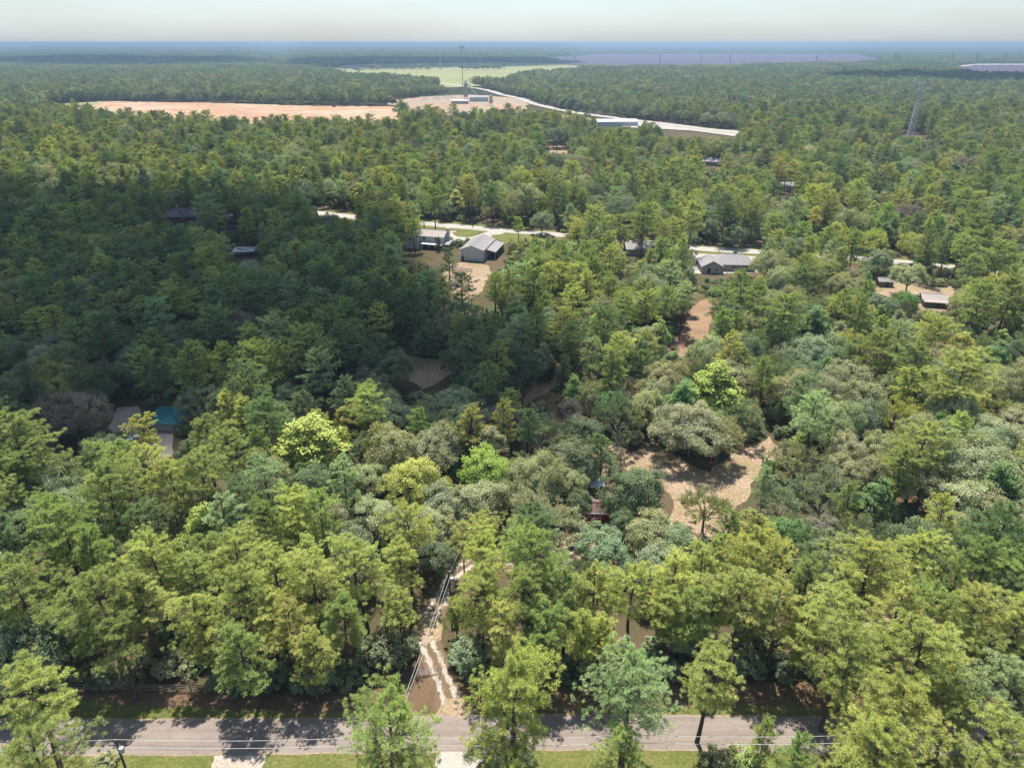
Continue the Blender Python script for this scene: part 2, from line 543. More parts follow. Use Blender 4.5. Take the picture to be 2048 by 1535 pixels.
ck = N(nt, 'ShaderNodeMapRange'); ck.inputs[1].default_value, ck.inputs[2].default_value, ck.inputs[3].default_value, ck.inputs[4].default_value = 0, .012, .72, 1
nt.links.new(vk.outputs['Distance'], ck.inputs[0])
mu = N(nt, 'ShaderNodeMath', operation='MULTIPLY'); nt.links.new(st.outputs[0], mu.inputs[0]); nt.links.new(ck.outputs[0], mu.inputs[1])
vs = N(nt, 'ShaderNodeVectorMath', operation='SCALE'); nt.links.new(cA, vs.inputs[0]); nt.links.new(mu.outputs[0], vs.inputs['Scale'])
ab = N(nt, 'ShaderNodeMath', operation='ABSOLUTE'); nt.links.new(ac.outputs['Fac'], ab.inputs[0])
ne = N(nt, 'ShaderNodeMath', operation='MULTIPLY'); ne.inputs[1].default_value = .34; nt.links.new(wp.outputs[0], ne.inputs[0])
ad = N(nt, 'ShaderNodeMath', operation='ADD'); nt.links.new(ab.outputs[0], ad.inputs[0]); nt.links.new(ne.outputs[0], ad.inputs[1])
ed = N(nt, 'ShaderNodeMapRange'); ed.inputs[1].default_value, ed.inputs[2].default_value = 1.04, 1.20
nt.links.new(ad.outputs[0], ed.inputs[0])
mx = N(nt, 'ShaderNodeMix', data_type='RGBA'); nt.links.new(ed.outputs[0], mx.inputs[0]); nt.links.new(vs.outputs[0], mx.inputs['A']); nt.links.new(cE, mx.inputs['B'])
nt.links.new(mx.outputs['Result'], p.inputs['Base Color']); p.inputs['Roughness'].default_value = .9; p.inputs['Specular IOR Level'].default_value = .15
M['road_surface'] = m
strip('road', [tuple(p) for p in road_c], [rw] * len(road_c), 0.022, M['road_surface'])
poly_obj('gravel_patch', pxpoly([(425, 1512), (470, 1507), (525, 1508), (520, 1535), (540, 1600), (400, 1600), (430, 1540)]), 0.012, M['pale_gravel'], 1.1, 0.35)
poly_obj('concrete_apron', pxpoly([(872, 1503), (985, 1502), (950, 1535), (940, 1600), (840, 1600), (870, 1535)]), 0.027, M['concrete'], 0.05, 1.0)

# driveway: two pale wheel tracks with grass between them
m, nt, p = mat_nodes('driveway_sand')
cS, cG = graft(M['pale_gravel'], nt), graft(M['litter'], nt)
ac = N(nt, 'ShaderNodeAttribute', attribute_name='across')
ab = N(nt, 'ShaderNodeMath', operation='ABSOLUTE')
nt.links.new(ac.outputs['Fac'], ab.inputs[0])
su = N(nt, 'ShaderNodeMath', operation='SUBTRACT'); su.inputs[1].default_value = 0.42
nt.links.new(ab.outputs[0], su.inputs[0])
a2 = N(nt, 'ShaderNodeMath', operation='ABSOLUTE')
nt.links.new(su.outputs[0], a2.inputs[0])
geo = N(nt, 'ShaderNodeNewGeometry')
no = N(nt, 'ShaderNodeTexNoise'); no.inputs['Scale'].default_value = 0.9; no.inputs['Detail'].default_value = 5
nt.links.new(geo.outputs['Position'], no.inputs['Vector'])
ad = N(nt, 'ShaderNodeMath', operation='ADD')
nt.links.new(a2.outputs[0], ad.inputs[0]); nt.links.new(no.outputs[0], ad.inputs[1])
mr = N(nt, 'ShaderNodeMapRange')
mr.inputs[1].default_value, mr.inputs[2].default_value = 0.60, 0.76
nt.links.new(ad.outputs[0], mr.inputs[0])
mx = N(nt, 'ShaderNodeMix', data_type='RGBA')
nt.links.new(mr.outputs[0], mx.inputs[0]); nt.links.new(cS, mx.inputs['A']); nt.links.new(cG, mx.inputs['B'])
nt.links.new(mx.outputs['Result'], p.inputs['Base Color'])
p.inputs['Roughness'].default_value = 1.0
M['driveway'] = m
dw = [(915, 1437), (897, 1390), (872, 1325), (850, 1275), (858, 1238), (884, 1192), (902, 1155), (945, 1125), (1010, 1122), (1080, 1118), (1140, 1098), (1180, 1068)]
strip('driveway', [at(*q) for q in dw], [6.0, 4.2, 3.8, 4.6, 4.6, 4.0, 4, 4, 4, 4, 4, 4], 0.018, M['driveway'])
poly_obj('driveway_mouth', pxpoly([(868, 1432), (890, 1395), (925, 1395), (950, 1430)]), 0.0205, M['sand'], 0.35, 0.8)
poly_obj('driveway_widening', pxpoly([(826, 1262), (838, 1228), (868, 1236), (886, 1250), (880, 1278), (850, 1292)]), 0.0215, M['sand'], 0.5, 0.8)

# clearings
poly_obj('sandy_clearing', pxpoly([(1196, 880), (1260, 905), (1300, 880), (1350, 915), (1420, 945), (1500, 890), (1540, 870), (1560, 900), (1520, 955), (1500, 985), (1470, 1010), (1440, 1080), (1380, 1095), (1335, 1060), (1350, 1000), (1300, 960), (1240, 935), (1200, 960), (1180, 930)]), 0.004, M['sand'], 1.6)
poly_obj('barn_yard', pxpoly([(1010, 1140), (1070, 1095), (1150, 1075), (1180, 1055), (1235, 1055), (1225, 1085), (1180, 1105), (1120, 1140), (1040, 1150)]), 0.004, M['sand'], 1.0)
poly_obj('grassy_clearing', pxpoly([(785, 695), (830, 712), (892, 725), (905, 745), (870, 770), (845, 778), (815, 760), (790, 740)]), 0.004, M['sand'], 1.4)
poly_obj('woodland_path', pxpoly([(1045, 800), (1070, 770), (1100, 765), (1105, 775), (1075, 795), (1050, 812)]), 0.004, M['dirt'], 0.7)
poly_obj('shed_yard', pxpoly([(215, 855), (235, 815), (275, 812), (300, 862), (345, 865), (350, 905), (320, 925), (280, 930), (230, 915), (245, 885), (222, 865)]), 0.004, M['pale_gravel'], 0.9)
poly_obj('red_track', pxpoly([(92, 890), (118, 880), (128, 915), (160, 930), (158, 965), (110, 970), (92, 935)]), 0.004, M['dirt'], 0.8)
poly_obj('brown_clearing', pxpoly([(1352, 715), (1365, 655), (1385, 610), (1430, 590), (1440, 620), (1415, 650), (1425, 690), (1400, 712)]), 0.004, M['dirt'], 1.2)
poly_obj('back_yard', pxpoly([(884, 560), (900, 530), (925, 524), (975, 530), (985, 545), (955, 590), (930, 605), (910, 590)]), 0.004, M['sand'], 1.6)
poly_obj('cabin_yard', pxpoly([(1745, 585), (1755, 566), (1800, 562), (1880, 575), (1950, 565), (1970, 578), (1905, 602), (1885, 628), (1840, 622), (1780, 595)]), 0.004, M['sand'], 1.6)
poly_obj('right_sand', pxpoly([(1570, 1120), (1600, 1060), (1700, 1110), (1790, 1050), (1870, 1055), (1960, 1080), (2060, 1075), (2100, 1110), (1960, 1110), (1850, 1090), (1760, 1130)]), 0.004, M['sand'], 1.5)
poly_obj('far_right_sand', pxpoly([(1640, 1215), (1700, 1180), (1720, 1195), (1860, 1200), (1890, 1240), (1830, 1260), (1680, 1250)]), 0.004, M['sand'], 1.5)

def open_view(pp):
    """ground kept free of trees so that what lies behind can be seen"""
    CLEAR.append([tuple(at(*q)[:2]) for q in pp])
open_view([(1005, 190), (1040, 197), (1075, 208), (1150, 224), (1240, 236), (1300, 242), (1480, 262), (1480, 276, 13), (1370, 262, 13), (1240, 252, 13), (1150, 238, 13), (1060, 220, 13), (1000, 197, 13)])
open_view([(880, 167), (960, 178), (1005, 189), (1000, 196, 13), (940, 184, 13), (870, 171, 13)])
# second road across the middle, its verges and the white house's drive
mid_road = [(500, 408), (600, 421), (700, 433), (850, 447), (1000, 460), (1150, 472), (1300, 485), (1400, 497), (1510, 503), (1660, 512), (1800, 524), (1960, 540), (2200, 560)]
mw = [at(*q) for q in mid_road]
strip('middle_road_verge', mw, [17] * len(mw), 0.03, M['grass'])
strip('middle_road', mw, [8.0] * len(mw), 0.05, M['concrete'])
poly_obj('house_drive', pxpoly([(893, 462), (912, 462), (918, 474), (950, 472), (985, 460), (1010, 466), (975, 476), (1000, 484), (1003, 496), (985, 500), (940, 478), (905, 487), (898, 476)]), 0.06, M['concrete'], 0.3)
poly_obj('front_lawn', pxpoly([(903, 465), (935, 460), (958, 466), (945, 474), (915, 474)]), 0.07, M['grass'], 0.5)
poly_obj('side_lawn', pxpoly([(980, 470), (1010, 468), (1100, 472), (1095, 490), (1010, 488)]), 0.065, M['grass'], 0.6)
poly_obj('house_lot', pxpoly([(1380, 520), (1400, 500), (1512, 502), (1515, 545), (1410, 548), (1372, 545)]), 0.02, M['concrete'], 0.6)
# far open ground
poly_obj('red_soil_field', pxpoly([(150, 219), (215, 203), (420, 206), (640, 212), (800, 213), (805, 240, 14), (620, 239, 14), (420, 236, 14), (300, 231, 14), (190, 224, 8)]), 0.3, M['red_soil'], 5, 20)
poly_obj('field_grass', pxpoly([(60, 222), (130, 207), (215, 202), (160, 218), (300, 228, 14), (620, 236, 14), (810, 237, 14), (810, 244, 14), (600, 243, 14), (300, 236, 14)]), 0.2, M['far_grass'], 5, 20)
poly_obj('plant_yard', pxpoly([(775, 203), (850, 193), (940, 190), (1050, 197), (1065, 222, 13), (1020, 227, 13), (900, 229, 13), (812, 226, 13)]), 0.4, M['plant_ground'], 9, 14)
poly_obj('orange_yard', pxpoly([(988, 210), (1035, 210), (1040, 220), (995, 222)]), 0.6, M['red_soil'], 2, 10)
poly_obj('plant_lawn', pxpoly([(1010, 238), (1055, 228), (1150, 232), (1200, 240), (1120, 252), (1030, 250)]), 0.5, M['far_grass'], 3, 10)
poly_obj('white_lot', pxpoly([(1195, 246), (1235, 237), (1300, 243), (1340, 250), (1400, 258), (1480, 262), (1470, 274), (1380, 262), (1260, 256)]), 0.6, M['concrete'], 2, 10)
far_road = [(1580, 275), (1460, 265), (1340, 250), (1240, 238), (1150, 226), (1075, 210), (1040, 198), (1005, 190), (960, 178), (880, 167)]
strip('far_highway', [at(*q) for q in far_road], [16] * len(far_road), 0.8, M['concrete'])
poly_obj('pale_field', pxpoly([(640, 138), (745, 129), (860, 126), (1000, 125), (1180, 129), (1130, 138, 14), (1040, 143, 15), (1010, 155, 15), (900, 160, 15), (800, 151, 15), (690, 146, 14)]), 0.6, M['far_grass'], 20, 100)
strip('distant_road', [at(*q) for q in [(640, 144), (700, 135), (722, 141), (690, 133), (760, 128)]], [40] * 5, 1.0, M['concrete'])
poly_obj('solar_farm', pxpoly([(1080, 117), (1200, 109), (1500, 108), (1720, 110), (1780, 119, 15), (1500, 126, 15), (1350, 130, 15), (1180, 129, 15)]), 3.0, M['solar'], 40, 300)
poly_obj('solar_farm_east', pxpoly([(1880, 138, 15), (1960, 131), (2300, 130), (2300, 147, 15), (1960, 146, 15)]), 3.0, M['solar'], 30, 200)
poly_obj('pale_strip', pxpoly([(1870, 138), (1950, 129.5), (2300, 128.5), (2300, 130.5), (1960, 131.5), (1885, 140)]), 3.2, M['concrete'], 5, 100)

# ------------------------------------------------------------------ tree meshes
def rot_to(d):
    d = d / np.linalg.norm(d)
    a = np.array([0, 0, 1.0]) if abs(d[2]) < 0.9 else np.array([1.0, 0, 0])
    p = np.cross(d, a); p /= np.linalg.norm(p)
    return p, np.cross(d, p), d

class TreeBuf:
    def __init__(s):
        s.v, s.t, s.leaf, s.n = [], [], [], 0
    def add(s, V, T, leaf):
        s.v.append(V); s.t.append(T + s.n); s.leaf.append(leaf); s.n += len(V)
    def arrays(s):
        return np.concatenate(s.v), np.concatenate(s.t), np.concatenate(s.leaf)

def unit(n, rng):
    d = rng.normal(size=(n, 3))
    return d / np.linalg.norm(d, axis=1)[:, None]

def blades(buf, C, D, Ln, Wd, rng, leafv):
    """thin triangles from C along D (n,3)"""
    n = len(C)
    S = np.cross(D, unit(n, rng)); S /= (np.linalg.norm(S, axis=1)[:, None] + 1e-9)
    A = C + S * (Wd / 2)[:, None]
    B = C - S * (Wd / 2)[:, None]
    T = C + D * Ln[:, None]
    V = np.stack([A, B, T], 1).reshape(-1, 3)
    buf.add(V, np.arange(3 * n).reshape(-1, 3), leafv)

def leaf_quads(buf, C, size, rng, leafv, up=0.35, radial=None):
    """rhombs (two triangles each) at C"""
    n = len(C)
    Nn = unit(n, rng) * .8 + np.array([0, 0, up])
    if radial is not None: Nn = Nn + radial * 0.95
    Nn /= np.linalg.norm(Nn, axis=1)[:, None]
    U = np.cross(Nn, unit(n, rng)); U /= (np.linalg.norm(U, axis=1)[:, None] + 1e-9)
    W = np.cross(Nn, U)
    s = size[:, None]
    a, b, c, d = C + U * s * .62, C + W * s * .36, C - U * s * .62, C - W * s * .36
    bend = Nn * s * 0.12
    V = np.stack([a - bend, b, c - bend, d], 1).reshape(-1, 3)
    base = np.arange(n) * 4
    T = np.stack([np.stack([base, base + 1, base + 2], 1), np.stack([base, base + 2, base + 3], 1)], 1).reshape(-1, 3)
    buf.add(V, T, np.repeat(leafv, 2))

def tube_np(pts, rad, n=6):
    V, T = [], []
    pts = [np.asarray(p, float) for p in pts]
    for i, (p, r) in enumerate(zip(pts, rad)):
        d = pts[min(i + 1, len(pts) - 1)] - pts[max(i - 1, 0)]
        a, b, _ = rot_to(d)
        for k in range(n):
            t = 2 * math.pi * k / n
            V.append(p + (a * math.cos(t) + b * math.sin(t)) * r)
    for i in range(len(pts) - 1):
        for k in range(n):
            q = [i * n + k, i * n + (k + 1) % n, (i + 1) * n + (k + 1) % n, (i + 1) * n + k]
            T += [[q[0], q[1], q[2]], [q[0], q[2], q[3]]]
    return np.array(V), np.array(T)

class WoodBuf:
    def __init__(s): s.v, s.t, s.n = [], [], 0
    def tube(s, pts, rad, n=6):
        V, T = tube_np(pts, rad, n)
        s.v.append(V); s.t.append(T + s.n); s.n += len(V)
    def mesh(s, name, mat):
        return np_mesh(name, np.concatenate(s.v), np.concatenate(s.t), mats=[mat], smooth=True)
    def arrays(s): return np.concatenate(s.v), np.concatenate(s.t)

def gen_pine(seed, H=20.0, rad=4.6, crown0=0.42, limbs=40, puffs_per=17, blades_per=42, blen=0.33, bw=0.060, top_flat=0.5, lod=1.0):
    rng = np.random.default_rng(seed)
    wood, fol = WoodBuf(), TreeBuf()
    bx, by = rng.normal(0, .35, 2)
    def axis(z):
        t = z / H
        return np.array([bx * math.sin(t * 2.6) + 0.25 * math.sin(t * 7 + seed), by * math.sin(t * 2.2), z])
    zs = np.linspace(-0.3, H * 0.97, 9)
    wood.tube([axis(z) for z in zs], [max(0.04, 0.30 * (1 - z / H) ** 0.8 + 0.03) for z in zs], 7)
    az = rng.uniform(0, 6.28)
    limb_lengths = rng.uniform(0.55, 1.12, limbs)
    lob = rng.uniform(0, 6.28, 3)
    for i in range(limbs):
        f = (i + rng.uniform(0, 1)) / limbs
        z = H * (crown0 + (0.96 - crown0) * f)
        # crown profile: widest at 40 %, rounded top
        prof = (math.sin(math.pi * min(1, (0.22 + 0.78 * f) * 0.96)) ** 0.65) * (1.0 if f > 0.18 else 0.6 + 2.2 * f)
        az += 2.39996 + rng.normal(0, .4)
        lobes = 1 + 0.28 * math.sin(2 * az + lob[0]) + 0.15 * math.sin(3 * az + lob[1])
        L = max(0.6, rad * prof * limb_lengths[i] * lobes)
        elev = R(-8 + 55 * f ** 1.5) + rng.normal(0, .14)
        a = axis(z)
        d = np.array([math.cos(az) * math.cos(elev), math.sin(az) * math.cos(elev), math.sin(elev)])
        mid = a + d * L * 0.55 + np.array([0, 0, -0.04 * L])
        tip = a + d * L + np.array([0, 0, 0.12 * L])
        wood.tube([a, mid, tip], [0.075 * (1.1 - .6 * f), 0.05, 0.02], 4)
        k = max(2, int(round(puffs_per * (0.45 + 0.75 * L / rad))))
        side = np.cross(d, [0, 0, 1.0]); side /= np.linalg.norm(side) + 1e-9
        limb_tone = rng.uniform(-.13, .13)
        for j in range(k):
            t = 0.42 + 0.62 * (j + rng.uniform(0, 1)) / k
            wd = 0.26 * L * (1.15 - .5 * t)
            sg = np.clip(rng.normal(0, 1), -1.8, 1.8)
            off = side * sg * wd + np.array([0, 0, 0.42 - .16 * sg * sg + rng.normal(0, .16)])
            c = a + (tip - a) * t + off
            if rng.random() < .5: wood.tube([a + (tip - a) * max(.2, t - .22), c], [0.03, 0.012], 3)
            outd = c - a; outd[2] = abs(outd[2]) * .5
            outd = outd / (np.linalg.norm(outd) + 1e-9) * .45 + np.array([0, 0, .55])
            nb = max(6, int(blades_per * lod))
            D = unit(nb, rng) + outd * 0.8
            D /= np.linalg.norm(D, axis=1)[:, None]
            s = rng.uniform(.75, 1.25)
            Ln = rng.uniform(.65, 1.15, nb) * blen * s
            Cn = c + D * (0.05 + 0.16 * rng.random(nb))[:, None] * s
            wscale = 1.0 if lod >= 1 else (1 / lod) ** .8
            lv = np.clip(0.5 + limb_tone + rng.uniform(-.16, .16) + rng.normal(0, .07, nb), 0, 1)
            blades(fol, Cn, D, Ln, np.full(nb, bw * wscale * s), rng, lv)
    return wood, fol

def gen_oak(seed, rad=5.0, H=10.0, base=0.28, n_cl=120, leaves=100, cl_r=(0.75, 1.35), lsize=0.34, flat=0.0, spire=0.0, holes=0.12, feather=0.0, lod=1.0, limbs=14):
    """broad crown of leaf clumps carried on forking limbs; spire > 0 gives an ovate outline"""
    rng = np.random.default_rng(seed)
    wood, fol = WoodBuf(), TreeBuf()
    zb = H * base
    hc = H - zb
    ax = rng.uniform(0, 6.28, 6)
    lean = rng.normal(0, .25, 2)
    top = np.array([lean[0], lean[1], zb + hc * .45])
    wood.tube([np.array([0, 0, -.3]), np.array([lean[0] * .3, lean[1] * .3, zb * .6]), np.array([lean[0] * .7, lean[1] * .7, zb + hc * .1]), top], [0.32, 0.26, 0.2, 0.1], 7)
    def radius(az, el):
        return 1 + 0.16 * math.sin(2 * az + ax[0]) + 0.11 * math.sin(3 * az + ax[1]) + 0.10 * math.sin(5 * az + ax[2] + 2 * el) + 0.10 * math.sin(4 * el + ax[3] + az)
    tips = []
    for i in range(limbs):
        az = 2.39996 * i + rng.normal(0, .25)
        el = R(rng.uniform(12, 70))
        r = radius(az, el) * .8
        tip = np.array([math.cos(az) * math.cos(el) * rad * r, math.sin(az) * math.cos(el) * rad * r, zb + hc * (0.15 + .75 * math.sin(el) * r)])
        st = np.array([lean[0] * .6, lean[1] * .6, zb * rng.uniform(.75, 1.0) + hc * .12 * rng.random()])
        m1 = st + (tip - st) * .45 + np.array([0, 0, .10 * rad])
        wood.tube([st, m1, tip], [0.13, 0.08, 0.03], 5)
        tips.append((m1, tip))
    ncl = n_cl
    for i in range(ncl):
        u = (i + .5) / ncl
        el = math.asin(1 - 1.22 * u) if 1 - 1.22 * u > -1 else -1.3
        az = 2.39996 * i + rng.normal(0, .3)
        if rng.random() < holes and el < R(65): continue
        rr = radius(az, el) * rng.uniform(.80, 1.03)
        inner = rng.random() < .16
        if inner: rr *= .7
        ce, se = math.cos(el), math.sin(el)
        if spire:
            ce = ce * (1 - spire * max(0, se) * .55)
        z = zb + hc * .36 + se * rr * hc * (.64 if se > 0 else .38)
        if flat: z = zb + hc * (.36 + (z - zb - hc * .36) / hc * (1 - flat * .3))
        c = np.array([math.cos(az) * ce * rad * rr, math.sin(az) * ce * rad * rr, z])
        c[:2] += lean
        r = rng.uniform(*cl_r) * (rad / 5.0) ** .4
        nl = max(5, int(leaves * lod))
        radial = c - np.array([lean[0], lean[1], zb + hc * .25]); radial /= np.linalg.norm(radial) + 1e-9
        tone = rng.uniform(-.16, .16)
        lv = np.clip(0.5 + tone + rng.normal(0, .07, nl), 0, 1)
        ls = lsize * (1 if lod >= 1 else (1 / lod) ** .5)
        if feather:
            # sprays of narrow leaves that run outwards and droop a little
            nt_ = max(3, nl // 12)
            for k in range(nt_):
                o = c + unit(1, rng)[0] * r * .55 * np.array([1, 1, .7])
                d = radial * .9 + unit(1, rng)[0] * .55 + np.array([0, 0, .25])
                d /= np.linalg.norm(d)
                q = max(3, nl // nt_)
                tt = rng.random(q)
                P = o + d * (tt * r * 1.15)[:, None] + rng.normal(0, .10, (q, 3))
                D = d + unit(q, rng) * .55
                D /= np.linalg.norm(D, axis=1)[:, None]
                blades(fol, P, D, rng.uniform(.7, 1.2, q) * ls * 1.5, np.full(q, ls * .42), rng, np.clip(.5 + tone + rng.uniform(-.1, .1) + rng.normal(0, .1, q), 0, 1))
        else:
            P = unit(nl, rng) * (rng.random(nl) ** .45)[:, None] * r
            P *= np.array([1.08, 1.08, .72])
            leaf_quads(fol, c + P, rng.uniform(.75, 1.3, nl) * ls, rng, lv, radial=np.repeat(radial[None], nl, 0))
        if rng.random() < .4 and lod >= 1:
            m1, tip = tips[rng.integers(len(tips))]
            best = min(tips, key=lambda q: np.linalg.norm(q[1] - c))
            wood.tube([best[0] * .4 + best[1] * .6, c], [0.04, 0.015], 3)
    return wood, fol

def gen_dead(seed, H=9.0):
    rng = np.random.default_rng(seed)
    wood = WoodBuf()
    def grow(p, d, L, r, depth):
        q = p + d * L * .5 + rng.normal(0, .05 * L, 3)
        e = p + d * L
        wood.tube([p, q, e], [r, r * .8, r * .55], 5 if depth < 2 else 3)
        if depth >= 4: return
        for k in range(3 if depth < 3 else 2):
            dd = d + unit(1, rng)[0] * .62 + np.array([0, 0, .12])
            dd /= np.linalg.norm(dd)
            grow(e if k else q, dd, L * rng.uniform(.55, .8), r * .55, depth + 1)
    grow(np.array([0, 0, -.3]), np.array([.03, .05, 1.0]), H * .38, .16, 0)
    return wood

PINES, OAKS = [], []     # prototype mesh pairs (trunk, crown, natural diameter, natural height)

def proto(kind, wood, fol, mat, bark, name):
    V, T, L = fol.arrays()
    cr = np_mesh('crown_' + name, V, T, mats=[mat], leaf=L)
    tr = wood.mesh('trunk_' + name, bark)
    d = 2 * np.percentile(np.hypot(V[:, 0], V[:, 1]), 95)
    return dict(kind=kind, trunk=tr, crown=cr, diam=float(d), h=float(V[:, 2].max()), wood=wood, fol=fol)

for i in range(6):
    w, f = gen_pine(100 + i, 20.0, [4.3, 4.8, 3.6, 4.4, 4.0, 4.6][i], [.40, .46, .34, .50, .30, .52][i], [38, 42, 38, 38, 42, 36][i])
    PINES.append(proto('pine', w, f, M['needles'], M['bark'], 'pine%d' % i))
for i in range(5):
    w, f = gen_pine(150 + i, 22.0, [6.2, 6.6, 5.8, 6.4, 6.0][i], [.40, .46, .36, .50, .42][i], [54, 58, 54, 50, 56][i], puffs_per=23)
    PINES.append(proto('pine', w, f, M['needles'], M['bark'], 'big_pine%d' % i))
OAKP = dict(
    oak=[gen_oak(200 + i, 5.0, [9.5, 10.5, 9.0, 11.0][i], .24, 150, 120, (.65, 1.25), .25, flat=.5) for i in range(4)]
        + [gen_oak(250 + i, 7.4, [11.0, 12.0, 10.5][i], .24, 300, 120, (.6, 1.2), .25, flat=.5, limbs=20) for i in range(3)],
    round=[gen_oak(300 + i, 4.6, [10.5, 11.5][i], .18, 125, 105, (.6, 1.0), .26, holes=.05, feather=1) for i in range(2)],
    gum=[gen_oak(400 + i, 4.3, [12.5, 13.5][i], .2, 105, 110, (.8, 1.35), .34, spire=.9, holes=.08) for i in range(2)],
    open=[gen_oak(500 + i, 4.8, 10.5, .30, 120, 110, (.6, 1.05), .30, flat=.6, holes=.25, feather=1) for i in range(2)],
    cedar=[gen_oak(600 + i, 2.4, 10.0, .08, 110, 85, (.45, .75), .24, spire=1.5, holes=.03, feather=1) for i in range(1)],
    bush=[gen_oak(700 + i, 3.2, 4.6, .05, 60, 90, (.6, 1.0), .28, holes=.1) for i in range(3)],
)
OAKS = {k: [proto(k, w, f, M['leaves'], M['grey_bark'] if k != 'cedar' else M['bark'], '%s%d' % (k, i)) for i, (w, f) in enumerate(v)] for k, v in OAKP.items()}
DEAD = [gen_dead(900 + i).mesh('dead_wood%d' % i, M['dead_wood']) for i in range(3)]

# ------------------------------------------------------------------ which tree stands where
TINT = {   # leaf reflectance
    'g': (0.098, 0.126, 0.036), 'y': (0.142, 0.156, 0.044), 'b': (0.118, 0.150, 0.078), 'd': (0.062, 0.090, 0.040), 'u': (0.138, 0.150, 0.036),
    'o': (0.115, 0.120, 0.058), 'k': (0.060, 0.078, 0.040), 'p': (0.122, 0.132, 0.072), 'n': (0.105, 0.100, 0.052),
    'r': (0.085, 0.072, 0.060), 'l': (0.108, 0.138, 0.026), 'Y': (0.150, 0.150, 0.036), 'f': (0.085, 0.108, 0.062), 'e': (0.056, 0.095, 0.030),
}
TWORD = {'g': 'mid green', 'y': 'yellow-green', 'b': 'pale bluish green', 'd': 'dark green', 'u': 'golden green',
         'o': 'olive', 'k': 'dark grey-green', 'p': 'pale olive', 'n': 'brownish olive', 'r': 'brown-grey', 'l': 'lime green', 'Y': 'yellowish', 'f': 'grey-green', 'e': 'deep green'}
